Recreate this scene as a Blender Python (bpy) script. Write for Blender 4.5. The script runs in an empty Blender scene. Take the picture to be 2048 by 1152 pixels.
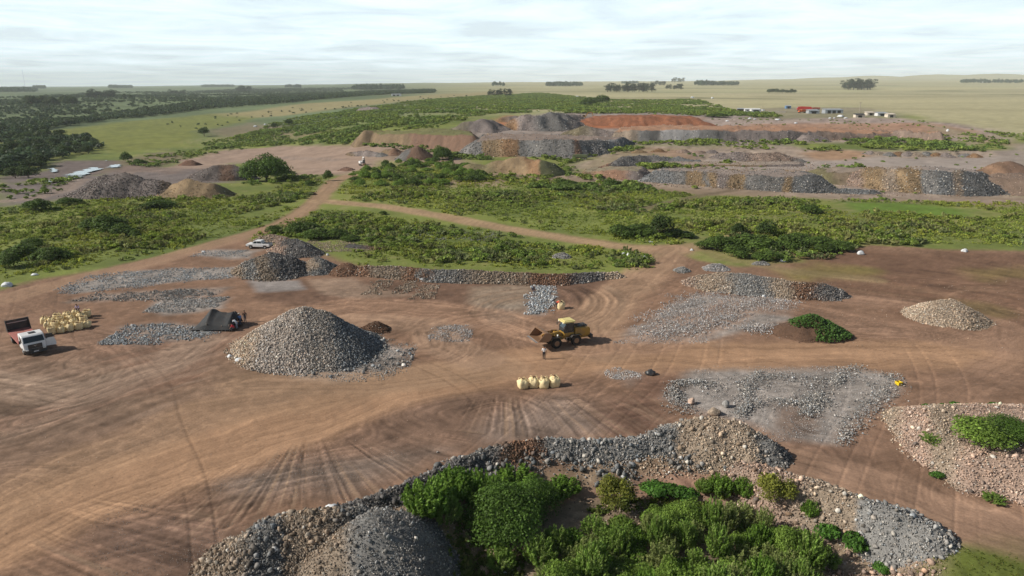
import bpy, bmesh, math, random
import numpy as np
from mathutils import Vector, Matrix
C = bpy.context.scene.collection
R_ = random.Random(7)
F = 1384.0; CZ = 32.0; PITCH = math.radians(16.27)
cP, sP = math.cos(PITCH), math.sin(PITCH)
SUN_EL = math.radians(34); SUN_AZ = math.radians(-98)      # light comes from the left, slightly behind the camera

# ---------------------------------------------------------------- noise
def _h(ix, iy, seed):
    h = (ix * 374761393 + iy * 668265263 + seed * 1442695041) & 0xffffffff
    h = ((h ^ (h >> 13)) * 1274126177) & 0xffffffff
    return (h ^ (h >> 16)) / 4294967295.0
def vn(x, y, seed=0):
    fx = np.floor(x); fy = np.floor(y)
    ix = fx.astype(np.int64); iy = fy.astype(np.int64)
    u = x - fx; v = y - fy
    u = u * u * (3 - 2 * u); v = v * v * (3 - 2 * v)
    a = _h(ix, iy, seed); b = _h(ix + 1, iy, seed); c = _h(ix, iy + 1, seed); d = _h(ix + 1, iy + 1, seed)
    return (a + (b - a) * u) * (1 - v) + (c + (d - c) * u) * v
def fbm(x, y, octs=4, seed=0):
    s = 0.0; a = 0.5; t = 0.0
    for i in range(octs):
        s = s + a * vn(x * 2 ** i + 17.3 * i, y * 2 ** i - 9.1 * i, seed + i); t += a; a *= 0.5
    return s / t * 2 - 1
def sst(a, b, x):
    t = np.clip((x - a) / (b - a), 0, 1); return t * t * (3 - 2 * t)
# ---------------------------------------------------------------- polygons
def seg_d(P, X, Y, closed=False):
    """distance to polyline, arc length, side"""
    P = np.asarray(P, float); n = len(P)
    best = np.full(X.shape, 1e18); arc = np.zeros(X.shape); side = np.zeros(X.shape); L = 0.0
    for i in range(n if closed else n - 1):
        a = P[i]; b = P[(i + 1) % n]; d = b - a; l = math.hypot(*d[:2]) + 1e-9
        t = np.clip(((X - a[0]) * d[0] + (Y - a[1]) * d[1]) / (l * l), 0, 1)
        ex = X - a[0] - t * d[0]; ey = Y - a[1] - t * d[1]
        q = ex * ex + ey * ey; m = q < best
        best = np.where(m, q, best); arc = np.where(m, L + t * l, arc)
        side = np.where(m, np.sign(d[0] * ey - d[1] * ex), side); L += l
    return np.sqrt(best), arc, side
def inside(P, X, Y):
    P = np.asarray(P, float); n = len(P); c = np.zeros(X.shape, bool)
    for i in range(n):
        x1, y1 = P[i][:2]; x2, y2 = P[(i + 1) % n][:2]
        if y1 == y2: continue
        c ^= ((y1 > Y) != (y2 > Y)) & (X < (x2 - x1) * (Y - y1) / (y2 - y1) + x1)
    return c
def sdist(P, X, Y):
    d, _, _ = seg_d(P, X, Y, True)
    return np.where(inside(P, X, Y), -d, d)
def bbox_sel(P, X, Y, pad):
    P = np.asarray(P, float)
    return (X > P[:, 0].min() - pad) & (X < P[:, 0].max() + pad) & (Y > P[:, 1].min() - pad) & (Y < P[:, 1].max() + pad)
# ---------------------------------------------------------------- view geometry used to lay the place out
def ray(px, py):
    u = (px - 1024) / F; v = (576 - py) / F
    return u, cP + v * sP, -sP + v * cP
def P0(px, py, z=0.0):
    a, b, c = ray(px, py); t = (z - CZ) / c
    return (a * t, b * t)
def zb(x, y):
    x = np.asarray(x, float); y = np.asarray(y, float)
    s = x / np.maximum(y, 1)
    R = sst(-0.42, -0.08, s)
    z = R * 10 * sst(240, 620, y) - (1 - R) * 8 * sst(230, 330, y) * (1 - sst(900, 1500, y))
    far = np.interp(s, [-.8, 0, .8], [6, 66, 112])
    z = z + far * sst(900, 9500, y) + fbm(x / 900, y / 900, 3, 5) * 9 * sst(900, 2600, y)
    for (hx, hy, hh, w) in ((4950, 9300, 34, 600), (5750, 9300, 50, 600), (6900, 9400, 48, 900), (3500, 9600, 16, 900), (4300, 9300, 24, 500)):
        z = z + hh * np.exp(-(((x - hx) / w) ** 4) - ((y - hy) / 900) ** 2)
    return z
LOWP = [P0(*p) for p in ((850, 1152), (842, 1060), (880, 985), (960, 925), (1100, 905), (1300, 905), (1490, 915), (1560, 950), (1700, 1010), (1850, 1065), (1915, 1152))] 
LOWP += [(LOWP[-1][0] - 2, 10), (LOWP[0][0] + 1, 10)]
def GZ(x, y):
    x = np.asarray(x, float); y = np.asarray(y, float)
    z = zb(x, y)
    m = y < 80
    if m.any():
        xm = np.where(m, x, 1e6)
        d = sdist(LOWP, xm, y)
        z = z - np.where(m, 2.4 * sst(0.5, -4.5, d), 0)
    return z
_T = 30 * 1.012 ** np.arange(600)
def G(px, py):
    a, b, c = ray(px, py)
    x = a / b * _T; z = CZ + c / b * _T
    dz = z - zb(x, _T)
    k = np.argmax(dz < 0) if (dz < 0).any() else len(_T) - 1
    k = max(k, 1)
    f = dz[k - 1] / (dz[k - 1] - dz[k] + 1e-12)
    y = _T[k - 1] + f * (_T[k] - _T[k - 1])
    zz = CZ + c / b * y
    for _ in range(6):
        if y > 90: break
        zz = float(GZ(a / b * y, y)); y = (zz - CZ) / c * b
    return np.array([a / b * y, y, zz])
def Gp(pts): return [tuple(G(*p)[:2]) for p in pts]
# ---------------------------------------------------------------- materials
def newmat(name):
    m = bpy.data.materials.new(name); m.use_nodes = True
    nt = m.node_tree; b = nt.nodes['Principled BSDF']
    return m, nt, b
def M_col(name, rough=.9, nscale=None, namp=.25, bump=0.0, bscale=20, spec=.25, trans=0.0):
    """material whose base colour is the mesh's own colour attribute, broken up by object-space noise"""
    m, nt, b = newmat(name); N = nt.nodes.new; L = nt.links.new
    at = N('ShaderNodeAttribute'); at.attribute_name = 'Col'
    out = at.outputs['Color']
    tc = N('ShaderNodeTexCoord')
    if nscale:
        n = N('ShaderNodeTexNoise'); n.inputs['Scale'].default_value = nscale; n.inputs['Detail'].default_value = 4
        L(tc.outputs['Object'], n.inputs['Vector'])
        mr = N('ShaderNodeMapRange'); mr.inputs[1].default_value = .3; mr.inputs[2].default_value = .7
        mr.inputs[3].default_value = 1 - namp; mr.inputs[4].default_value = 1 + namp
        L(n.outputs['Fac'], mr.inputs[0])
        vm = N('ShaderNodeVectorMath'); vm.operation = 'SCALE'
        L(out, vm.inputs[0]); L(mr.outputs[0], vm.inputs['Scale']); out = vm.outputs[0]
    L(out, b.inputs['Base Color'])
    b.inputs['Roughness'].default_value = rough; b.inputs['Specular IOR Level'].default_value = spec
    if bump:
        n2 = N('ShaderNodeTexNoise'); n2.inputs['Scale'].default_value = bscale; n2.inputs['Detail'].default_value = 5
        L(tc.outputs['Object'], n2.inputs['Vector'])
        bp = N('ShaderNodeBump'); bp.inputs['Strength'].default_value = bump; bp.inputs['Distance'].default_value = .1
        L(n2.outputs['Fac'], bp.inputs['Height']); L(bp.outputs[0], b.inputs['Normal'])
    if trans:
        tr = N('ShaderNodeBsdfTranslucent'); L(out, tr.inputs['Color'])
        mx = N('ShaderNodeMixShader'); mx.inputs[0].default_value = trans
        L(b.outputs[0], mx.inputs[1]); L(tr.outputs[0], mx.inputs[2]); L(mx.outputs[0], nt.nodes['Material Output'].inputs['Surface'])
    return m
_PM = {}
def paint(name, col, rough=.5, metal=0.0, dirt=.3, spec=.4, nscale=1.5):
    """painted / plain surface with dust and wear from noise"""
    if name in _PM: return _PM[name]
    m, nt, b = newmat(name); N = nt.nodes.new; L = nt.links.new
    tc = N('ShaderNodeTexCoord'); n = N('ShaderNodeTexNoise'); n.inputs['Scale'].default_value = nscale; n.inputs['Detail'].default_value = 6
    L(tc.outputs['Object'], n.inputs['Vector'])
    mr = N('ShaderNodeMapRange'); mr.inputs[1].default_value = .45; mr.inputs[2].default_value = .75; mr.inputs[3].default_value = 0; mr.inputs[4].default_value = dirt
    L(n.outputs['Fac'], mr.inputs[0])
    mx = N('ShaderNodeMix'); mx.data_type = 'RGBA'
    L(mr.outputs[0], mx.inputs[0]); mx.inputs[6].default_value = (*col, 1); mx.inputs[7].default_value = (.22, .14, .09, 1)
    L(mx.outputs[2], b.inputs['Base Color'])
    b.inputs['Roughness'].default_value = rough; b.inputs['Metallic'].default_value = metal; b.inputs['Specular IOR Level'].default_value = spec
    _PM[name] = m; return m
# ---------------------------------------------------------------- objects
def setp(o, label=None, cat=None, group=None, kind=None):
    if label: o['label'] = label
    if cat: o['category'] = cat
    if group: o['group'] = group
    if kind: o['kind'] = kind
    return o
def mk(name, V, Fs, mat, col=None, smooth=False, parent=None, loc=None):
    """mesh object from numpy arrays; Fs is one (m,k) array or a list of them; col per vertex"""
    me = bpy.data.meshes.new(name)
    if not isinstance(Fs, (list, tuple)): Fs = [Fs]
    V = np.asarray(V, np.float32)
    nl = sum(f.size for f in Fs); nf = sum(len(f) for f in Fs)
    me.vertices.add(len(V)); me.vertices.foreach_set('co', V.ravel())
    me.loops.add(nl); me.loops.foreach_set('vertex_index', np.concatenate([f.ravel() for f in Fs]).astype(np.int32))
    tot = np.concatenate([np.full(len(f), f.shape[1]) for f in Fs]).astype(np.int32)
    me.polygons.add(nf); me.polygons.foreach_set('loop_start', np.concatenate([[0], np.cumsum(tot)[:-1]]).astype(np.int32))
    me.polygons.foreach_set('loop_total', tot)
    if smooth: me.polygons.foreach_set('use_smooth', np.ones(nf, bool))
    me.update(calc_edges=True)
    if col is not None:
        a = me.color_attributes.new('Col', 'FLOAT_COLOR', 'POINT')
        c4 = np.ones((len(V), 4), np.float32); c4[:, :3] = np.clip(col, 0, 1)
        a.data.foreach_set('color', c4.ravel())
    me.materials.append(mat)
    o = bpy.data.objects.new(name, me); C.objects.link(o)
    if parent is not None: o.parent = parent
    if loc is not None: o.location = loc
    return o
def thing(name, label, cat, loc=(0, 0, 0), rz=0, group=None):
    o = bpy.data.objects.new(name, None); C.objects.link(o); o.empty_display_size = .3
    o.location = loc; o.rotation_euler = (0, 0, rz); return setp(o, label, cat, group)
def dup(root, loc, rz=0, sc=1, label=None, group=None):
    r = root.copy(); C.objects.link(r); r.location = loc; r.rotation_euler = (0, 0, rz)
    r.scale = (sc, sc, sc) if not isinstance(sc, tuple) else sc
    if label: r['label'] = label
    if group: r['group'] = group
    for ch in root.children:
        c = ch.copy(); C.objects.link(c); c.parent = r
        for g in ch.children:
            d = g.copy(); C.objects.link(d); d.parent = c
    return r
# ---------------------------------------------------------------- stones
def _ico(sub):
    bm = bmesh.new(); bmesh.ops.create_icosphere(bm, subdivisions=sub, radius=.5)
    V = np.array([v.co[:] for v in bm.verts]); Fc = np.array([[v.index for v in f.verts] for f in bm.faces]); bm.free(); return V, Fc
rng = np.random.default_rng(11)
STONES = {}
for sub, nv in ((1, 10), (2, 10)):
    V0, F0 = _ico(sub); L = []
    for k in range(nv):
        d = V0 * np.array([1, rng.uniform(.55, .95), rng.uniform(.4, .75)])
        for _ in range(6):                                     # knock flat facets off
            n = rng.normal(size=3); n /= np.linalg.norm(n); c = rng.uniform(.17, .33)
            s = d @ n; d = d - np.outer(np.maximum(s - c, 0), n)
        d = d * (1 + rng.uniform(-.08, .08, (len(d), 1)))
        L.append(d)
    STONES[sub] = (L, F0)
def rotm(n, rng):
    q = rng.normal(size=(n, 4)); q /= np.linalg.norm(q, axis=1)[:, None]
    w, x, y, z = q.T
    return np.stack([1 - 2 * (y * y + z * z), 2 * (x * y - z * w), 2 * (x * z + y * w), 2 * (x * y + z * w), 1 - 2 * (x * x + z * z), 2 * (y * z - x * w), 2 * (x * z - y * w), 2 * (y * z + x * w), 1 - 2 * (x * x + y * y)], 1).reshape(n, 3, 3)
def stones(P, S, Cc, sub=1, seed=1):
    """merged stone geometry for positions P, sizes S, colours Cc -> V, F, col"""
    r = np.random.default_rng(seed); n = len(P)
    L, F0 = STONES[sub]; nv = len(L[0])
    B = np.stack(L)[r.integers(0, len(L), n)]
    V = np.einsum('nij,nkj->nki', rotm(n, r), B) * S[:, None, None] + P[:, None, :]
    Fc = (F0[None] + (np.arange(n) * nv)[:, None, None]).reshape(-1, 3)
    return V.reshape(-1, 3), Fc, np.repeat(Cc, nv, 0)
def A(*c): return np.array(c, float)
TAN = A(.37, .295, .225); GREY = A(.245, .24, .232); BLUE = A(.195, .205, .212); DARK = A(.115, .11, .108); PINK = A(.43, .315, .25)
BROWN = A(.155, .09, .058); ORANGE = A(.34, .20, .10); RED = A(.30, .12, .06); OCHRE = A(.32, .225, .125); LGREY = A(.38, .365, .36); PURP = A(.25, .21, .195)
MUD = A(.225, .138, .092)
def stone_cols(base, n, r, var=.38):
    c = base[None] if base.ndim == 1 else base
    L = np.exp(r.normal(0, var, (n, 1)))
    t = r.normal(0, .05, (n, 1)) * np.array([[1, 0, -1]])
    out = c * L * (1 + t)
    pale = r.random(n) < .035
    out[pale] = A(.6, .56, .5) * r.uniform(.7, 1.1, (pale.sum(), 1))
    return np.clip(out, .015, .8)
def PXof(x, y, z):
    dx = x; dy = y; dz = z - CZ
    dep = dy * cP - dz * sP
    return 1024 + F * dx / dep, 576 - F * (dy * sP + dz * cP) / dep
# ================================================================ GROUND
def ground():
    ys = [-60, -20, 8, 20]; y = 27.0
    while y < 17000:
        ys.append(y); y += max(.13, min(y * y / 21000.0, y * .02))
    ys = np.array(ys); NC = 1000
    s = np.linspace(-1.05, 1.05, NC)
    Y = np.repeat(ys[:, None], NC, 1); X = s[None] * (np.maximum(Y, 20) + 14)
    X = X.ravel(); Y = Y.ravel()
    Z = GZ(X, Y)
    n = len(X); print('ground verts', n)
    D = np.maximum(Y, 20)
    near = np.clip(1 - (Y - 150) / 400, 0, 1)
    n1 = fbm(X / 14, Y / 14, 5, 1); n2 = fbm(X / 2.3, Y / 2.3, 4, 2); n3 = fbm(X / 60, Y / 60, 4, 3)
    nf = fbm(X / 220, Y / 90, 5, 4)
    # grass albedo: patches of yellow green, green, and dry
    gA = A(.21, .24, .06); gB = A(.12, .155, .042); gD = A(.28, .245, .11)
    def grass(): 
        t = np.clip(.5 + 1.1 * n1 + .4 * n3, 0, 1)[:, None]; t2 = np.clip(n2 * 1.1 + n3 * 1.2 - .05, 0, 1)[:, None]
        return (gB + (gA - gB) * t) * (1 - t2 * .7) + gD * t2 * .7
    GR = grass()
    # far pasture
    band = fbm(X / 1200, Y / 160, 4, 8)[:, None]
    PA = A(.39, .36, .205) * (1 + .22 * band) + A(-.05, .0, -.01) * np.clip(nf, 0, 1)[:, None]
    Rr = sst(-.25, .05, X / D)[:, None]
    PL = A(.125, .165, .08) * (1 + .45 * nf[:, None]) * (1 - Rr) + PA * Rr
    farm = sst(480, 700, Y)[:, None]
    Cc = GR * (1 - farm) + PL * farm
    # distant greener patches / scrubby texture on the left plain
    sc = sst(.1, .5, fbm(X / 260, Y / 420, 5, 31))[:, None] * (1 - Rr * .8) * sst(500, 800, Y)[:, None]
    Cc = Cc * (1 - sc * .6) + A(.06, .09, .045) * sc * .6
    dirtmask = np.zeros(n)
    def reg(poly, col, feather=2.0, amp=2.0, strength=1.0, var=.18, isdirt=0, nscale=8, plane=None, tex=None):
        nonlocal Cc, dirtmask
        P = Gp(poly) if plane is None else [P0(*p) for p in poly]
        md = np.mean([p[1] for p in P]); k = max(1, md / 120.0); fe = feather * k; am = amp * k
        sel = bbox_sel(P, X, Y, fe + am + 1)
        if not sel.any(): return
        x = X[sel]; yv = Y[sel]
        d = sdist(P, x, yv) + fbm(x / (nscale * k), yv / (nscale * k), 4, int(md) % 97) * am
        m = sst(fe, -fe, d) * strength
        c = np.asarray(col)[None] * (1 + var * fbm(x / (3 * k), yv / (3 * k), 4, 41) + var * fbm(x / (.7 * k), yv / (.7 * k), 2, 43))[:, None]
        Cc[sel] = Cc[sel] * (1 - m[:, None]) + c * m[:, None]
        if isdirt == 1: dirtmask[sel] = np.maximum(dirtmask[sel], m)
        if isdirt == -1: dirtmask[sel] *= 1 - m
    reg([(1440, 226), (1560, 211), (1720, 211), (1800, 230), (1900, 248), (2000, 268), (2300, 300), (2300, 185), (1400, 185)], A(.40, .365, .22), 2, 3, .95, .10)
    for q in ((1200, 196, 2100, 190, .8), (1400, 205, 2100, 200, 1.1), (1700, 215, 2100, 222, .85), (1500, 186, 2100, 180, .85), (1800, 178, 2100, 176, 1.1), (1050, 190, 1500, 192, 1.08), (1750, 235, 2100, 250, .9)):
        reg([(q[0], q[1] - 1.5), (q[2], q[3] - 2), (q[2], q[3] + 3), (q[0], q[1] + 2)], A(.40, .365, .215) * q[4], 3, 5, .8, .08)
    for q in ((1050, 183, 1500, 186, .5), (1380, 196, 1560, 198, .6), (1740, 181, 1900, 182, .45), (1600, 187, 2048, 189, .5), (1200, 177, 1700, 178, .4), (1000, 179, 1300, 180, .4), (1560, 170, 1800, 171, .35)):
        reg([(q[0], q[1] - .7), (q[2], q[3] - .7), (q[2], q[3] + .9), (q[0], q[1] + .9)], A(.13, .14, .07), 2, 7, q[4], .2)
    # --- the working floor: everything nearer than the scrub
    floor = [(-900, 1400), (-900, 590), (0, 580), (60, 562), (200, 540), (400, 497), (480, 475), (560, 490), (660, 510), (740, 535), (850, 545), (1000, 550), (1200, 550), (1290, 543), (1310, 520), (1340, 500), (1400, 520), (1470, 530), (1600, 525), (1740, 490), (2048, 505), (2900, 520), (2900, 1400)]
    reg(floor, MUD * 1.0, 1.6, 2.2, 1, .2, 1)
    # broad tonal areas on the floor
    reg([(-300, 700), (250, 700), (420, 780), (300, 860), (100, 960), (-300, 1050)], A(.195, .135, .098), 8, 8, .8, .32)
    reg([(370, 690), (700, 750), (900, 740), (760, 800), (500, 850), (330, 800)], A(.235, .155, .105), 5, 5, .8, .2)
    reg([(330, 660), (470, 640), (440, 720), (400, 760), (300, 760), (200, 700)], A(.17, .10, .07), 4, 5, .7)
    reg([(500, 560), (1240, 560), (1240, 600), (900, 625), (640, 615), (500, 600)], A(.14, .085, .06), 2, 3, .8)
    reg([(620, 560), (700, 556), (760, 575), (820, 590), (700, 600), (640, 590)], A(.29, .205, .15), 1, 1.2, .9)
    reg([(500, 562), (600, 560), (610, 578), (520, 582)], A(.30, .28, .27), 1.0, 1.2, .8)
    reg([(945, 575), (1060, 572), (1045, 640), (975, 645), (940, 610)], A(.25, .19, .14), 1.5, 1.5, .9)
    reg([(955, 610), (1040, 610), (1030, 645), (975, 648)], A(.31, .26, .21), 2, 2, .8)
    reg([(1560, 500), (2048, 505), (2300, 600), (2048, 660), (1840, 640), (1700, 580), (1600, 545)], A(.165, .095, .062), 4, 5, .8)
    reg([(1560, 540), (1640, 530), (1740, 540), (1700, 560), (1590, 560)], A(.20, .17, .055), 3, 4, .75)
    reg([(1930, 540), (2048, 535), (2100, 560), (1960, 560)], A(.20, .16, .055), 3, 4, .5)
    reg([(1780, 600), (1830, 610), (2000, 640), (2010, 620), (1900, 600)], A(.19, .155, .06), 3, 4, .45)
    reg([(900, 790), (1130, 780), (1330, 830), (1330, 860), (1100, 880), (950, 900), (700, 1010), (430, 1010), (480, 930)], A(.19, .122, .088), 3, 3, .85)
    reg([(560, 920), (720, 900), (840, 890), (900, 900), (700, 985), (500, 990), (430, 960)], A(.185, .145, .12), 2.2, 3, .75, .35)
    reg([(170, 1040), (400, 1010), (520, 1060), (400, 1160), (100, 1160)], A(.15, .098, .076), 3, 4, .7, .3)
    reg([(960, 860), (1120, 800), (1200, 850), (1120, 880), (960, 890)], A(.24, .19, .16), 2.5, 2.5, .6)
    reg([(1300, 760), (1350, 760), (1330, 870), (1240, 870), (1200, 830)], A(.155, .09, .065), 2, 2, .7)
    reg([(1560, 870), (1760, 840), (1780, 960), (1900, 1010), (2100, 1060), (2100, 1090), (1880, 1050), (1620, 940)], A(.215, .135, .095), 2, 2, .8)
    # gravelled pads (fine grey grit on the soil)
    GG = A(.29, .265, .245)
    for q, st in (((120, 575, 180, 545, 330, 540, 470, 535, 470, 555, 300, 570, 150, 585), .9), ((140, 604, 200, 585, 330, 580, 460, 575, 440, 592, 250, 604), .55), ((285, 622, 330, 596, 470, 594, 440, 615, 330, 628), .85), ((380, 512, 400, 500, 520, 500, 500, 517), .8),
                  ((215, 684, 240, 655, 330, 648, 460, 655, 400, 672, 300, 690), .6), ((600, 750, 650, 690, 740, 672, 830, 700, 800, 740, 680, 765), .8), ((850, 680, 870, 650, 950, 650, 930, 685), .5), ((1050, 630, 1070, 575, 1110, 575, 1085, 632), .5),
                  ((1220, 690, 1300, 640, 1390, 590, 1560, 600, 1580, 640, 1480, 670, 1380, 690, 1300, 688), .85), ((1345, 800, 1400, 735, 1580, 730, 1720, 735, 1790, 760, 1680, 895, 1560, 880, 1400, 830), .9), ((1205, 740, 1240, 735, 1290, 745, 1260, 765), .4)):
        reg([(q[i], q[i + 1]) for i in range(0, len(q), 2)], GG, 1.2, 2.0, st, .3)
    reg([(1545, 812), (1600, 808), (1640, 830), (1640, 870), (1560, 872)], A(.185, .13, .10), 1, 1, .85)
    # lower shelf road in the foreground and its surroundings
    reg([(900, 945), (1050, 930), (1500, 915), (1700, 1000), (1950, 1110), (1950, 1400), (800, 1400), (800, 1000)], A(.24, .185, .13), 1.5, 1.5, 1, .35)
    reg([(1010, 975), (1120, 950), (1330, 925), (1480, 932), (1520, 960), (1440, 978), (1200, 978)], A(.30, .185, .135), .8, .8, 1, .1)
    reg([(870, 1040), (930, 1030), (1030, 1100), (1040, 1200), (880, 1200)], A(.34, .255, .17), .8, 1.2, .9, .3)
    reg([(870, 1150), (860, 1060), (930, 1070), (960, 1152)], A(.20, .20, .06), .8, 2.5, .5, .3)
    reg([(1870, 1085), (2100, 1075), (2300, 1300), (1850, 1300)], A(.115, .14, .03), 1.2, 2, 1, .3, -1)
    # --- mid distance bare ground
    DA = A(.31, .225, .175)
    reg([(300, 345), (390, 312), (450, 300), (560, 291), (700, 290), (870, 289), (930, 330), (860, 335), (760, 320), (700, 350), (630, 352), (560, 335), (470, 325), (420, 345), (350, 360)], DA, 2, 3, 1, .12, 1)
    reg([(720, 306), (800, 298), (880, 300), (860, 325), (740, 315)], A(.24, .185, .135), 2, 3, .8)
    reg([(0, 372), (80, 365), (135, 352), (190, 352), (260, 330), (310, 335), (470, 345), (470, 365), (350, 372), (200, 385), (100, 405), (0, 412)], A(.18, .15, .14), 2, 2, 1, .2, 1)
    reg([(0, 352), (100, 340), (120, 320), (230, 322), (240, 335), (120, 358), (0, 380)], A(.155, .125, .115), 2, 2, 1)
    reg([(420, 262), (500, 245), (560, 250), (700, 268), (600, 278), (430, 275)], A(.23, .165, .12), 3, 4, .6)
    reg([(200, 345), (250, 320), (330, 300), (380, 305), (340, 345)], A(.21, .15, .12), 2, 4, .7)
    reg([(470, 345), (700, 350), (640, 385), (560, 375)], A(.13, .15, .04), 2, 3, .5)
    reg([(900, 345), (1180, 345), (1290, 365), (1560, 378), (1760, 385), (2060, 395), (2060, 410), (1700, 402), (1400, 388), (1200, 372), (1000, 366), (900, 362)], A(.27, .195, .145), 2, 3, .9, .15, 1)
    reg([(820, 362), (900, 358), (1020, 362), (1010, 374), (860, 378)], A(.31, .23, .16), 2, 3, .8)
    # quarry area on the right
    reg([(1130, 330), (1180, 312), (1300, 292), (1560, 292), (1720, 302), (2060, 300), (2060, 400), (1700, 396), (1300, 372), (1160, 355)], A(.31, .245, .195), 3, 5, 1, .42, 1)
    reg([(1350, 322), (1560, 318), (2060, 312), (2060, 345), (1760, 338), (1560, 340), (1440, 338)], A(.335, .285, .255), 2, 2, .95, .08)
    reg([(1280, 296), (1380, 300), (1400, 322), (1260, 305)], A(.31, .20, .13), 2, 2, .7)
    reg([(1600, 305), (1680, 300), (1760, 305), (1700, 322), (1620, 322)], A(.36, .22, .13), 2, 2, .8)
    reg([(1140, 345), (1240, 300), (1330, 310), (1420, 330), (1280, 345)], A(.26, .215, .11), 2, 3, .5)
    reg([(900, 258), (1100, 225), (1400, 225), (1560, 240), (1560, 290), (1230, 290), (1100, 282), (900, 285)], A(.27, .225, .20), 3, 4, 1, .4)
    reg([(1110, 254), (1150, 243), (1260, 231), (1400, 236), (1420, 248), (1300, 258), (1130, 258)], A(.36, .135, .06), 2, 2, 1, .2)
    reg([(980, 245), (1020, 232), (1070, 238), (1060, 250), (1000, 255)], A(.36, .16, .08), 2, 2, 1)
    reg([(1400, 238), (1560, 236), (1800, 236), (1990, 258), (2000, 282), (1700, 285), (1400, 285)], A(.34, .27, .235), 2, 3, 1, .32)
    reg([(1500, 248), (1850, 246), (1960, 262), (1880, 270), (1500, 258)], A(.34, .20, .13), 1.5, 1.5, .9, .25)
    reg([(1860, 262), (1890, 252), (2060, 290), (2060, 300), (1960, 285)], A(.30, .23, .15), 2, 2, .9)
    reg([(1960, 330), (2000, 300), (2060, 285), (2060, 330)], A(.30, .25, .215), 2, 2, .9)
    reg([(1460, 225), (1560, 215), (1720, 215), (1800, 232), (1500, 240)], A(.23, .20, .15), 2, 3, .7)
    # pale grass in the far fields
    reg([(-200, 275), (100, 262), (230, 245), (420, 228), (560, 222), (500, 240), (400, 262), (390, 290), (230, 305), (190, 280)], A(.175, .19, .045), 2, 3, .9, .2)
    reg([(440, 228), (600, 208), (760, 198), (940, 186), (1030, 180), (1030, 186), (960, 192), (760, 208), (560, 232)], A(.30, .255, .13), 2, 3, .9, .1)
    # soft green meadow strip
    reg([(1690, 405), (1800, 404), (1960, 420), (1900, 436), (1720, 428)], A(.115, .19, .03), 2, 3, .9, .2)
    # --- tracks and roads
    roadm = np.zeros(n)
    def road(line, w, col, strength=.9, stx=.5, isd=1, noise=.4):
        nonlocal Cc, dirtmask, Z, roadm
        P = Gp(line); sel = bbox_sel(P, X, Y, w * 3)
        if not sel.any(): return
        x = X[sel]; yv = Y[sel]; d, a, sd = seg_d(P, x, yv); u = d * sd + fbm(x / 6, yv / 6, 3, 21) * w * .25
        m = sst(w * 1.25, w * .6, np.abs(u)) * strength
        st = vn(u * 1.8, a * .03, 3) * .4 + vn(u * 4.6, a * .05, 9) * .5 + vn(u * .7, a * .02, 19) * .25 - .57
        c = np.asarray(col)[None] * (1 + stx * 1.25 * st + .06 * fbm(x / 3, yv / 3, 3, 33))[:, None]
        Cc[sel] = Cc[sel] * (1 - m[:, None]) + c * m[:, None]
        if isd: dirtmask[sel] = np.maximum(dirtmask[sel], m)
        if strength > .85: roadm[sel] = np.maximum(roadm[sel], m)
        Z[sel] += m * .10 * st * (D[sel] < 160)
    RD = A(.35, .215, .132)
    road([(-500, 1290), (-200, 1150), (0, 1060), (200, 985), (420, 905), (640, 830), (800, 780), (1000, 735), (1200, 712), (1500, 708), (1800, 710), (2100, 706), (2500, 700)], 5.0, RD, .95)
    road([(-300, 1150), (100, 960), (400, 830), (650, 785), (900, 745)], 4.0, A(.31, .20, .125), .55, .6)
    road([(500, 765), (760, 765), (1000, 735)], 3.5, A(.32, .21, .135), .6, .6)
    road([(-300, 650), (0, 600), (150, 560), (300, 525), (420, 492), (500, 468), (560, 450), (610, 420), (640, 395), (670, 362), (700, 350)], 3.2, A(.32, .205, .135), .9)
    road([(640, 402), (760, 412), (870, 430), (1000, 455), (1140, 478), (1260, 495), (1340, 500), (1440, 488), (1500, 470)], 3.4, A(.36, .245, .15), .95)
    road([(1345, 497), (1310, 535), (1250, 580), (1180, 650), (1200, 700)], 4.5, A(.33, .215, .14), .85)
    road([(1380, 490), (1450, 515), (1600, 545), (1750, 560)], 2.2, A(.27, .21, .11), .5)
    road([(560, 640), (700, 615), (900, 625), (1000, 640), (1060, 660), (1180, 690)], 5.0, A(.29, .18, .12), .8, .9)
    road([(700, 640), (860, 650), (880, 690), (960, 720)], 3.2, A(.31, .205, .14), .7)
    road([(1290, 690), (1480, 610), (1600, 620), (1800, 660), (2000, 690)], 4, A(.28, .175, .12), .6, .8)
    road([(1700, 600), (1850, 610), (2000, 650), (2040, 720), (1900, 800), (1780, 850), (1800, 930), (1950, 1010), (2200, 1080)], 3.0, A(.28, .175, .12), .7, .6)
    road([(1500, 900), (1700, 950), (1900, 1030), (2200, 1120)], 3.4, A(.28, .18, .125), .75, .5)
    road([(330, 740), (260, 690), (150, 660), (0, 650)], 3.5, A(.24, .15, .105), .6, 1.1)
    road([(60, 840), (250, 770), (420, 690), (470, 650)], 3.0, A(.22, .14, .10), .7, 1.3)
    road([(-50, 760), (150, 790), (330, 730), (400, 680)], 3.0, A(.30, .22, .165), .5, 1.3)
    road([(-20, 405), (60, 398), (130, 380), (180, 358), (260, 345), (400, 338), (470, 328), (560, 315), (680, 320)], 3.4, A(.26, .20, .165), .8)
    road([(1880, 300), (1960, 285), (1900, 262), (1840, 245)], 4, A(.30, .24, .17), .7)
    road([(1655, 362), (1760, 385), (1900, 400), (2060, 404)], 3.5, A(.29, .225, .185), .9)
    road([(1280, 420), (1340, 405), (1400, 392), (1470, 380)], 2.0, A(.17, .13, .085), .8)
    road([(1180, 310), (1260, 300), (1400, 298), (1600, 285), (1700, 278)], 3.0, A(.30, .25, .155), .7)
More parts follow.
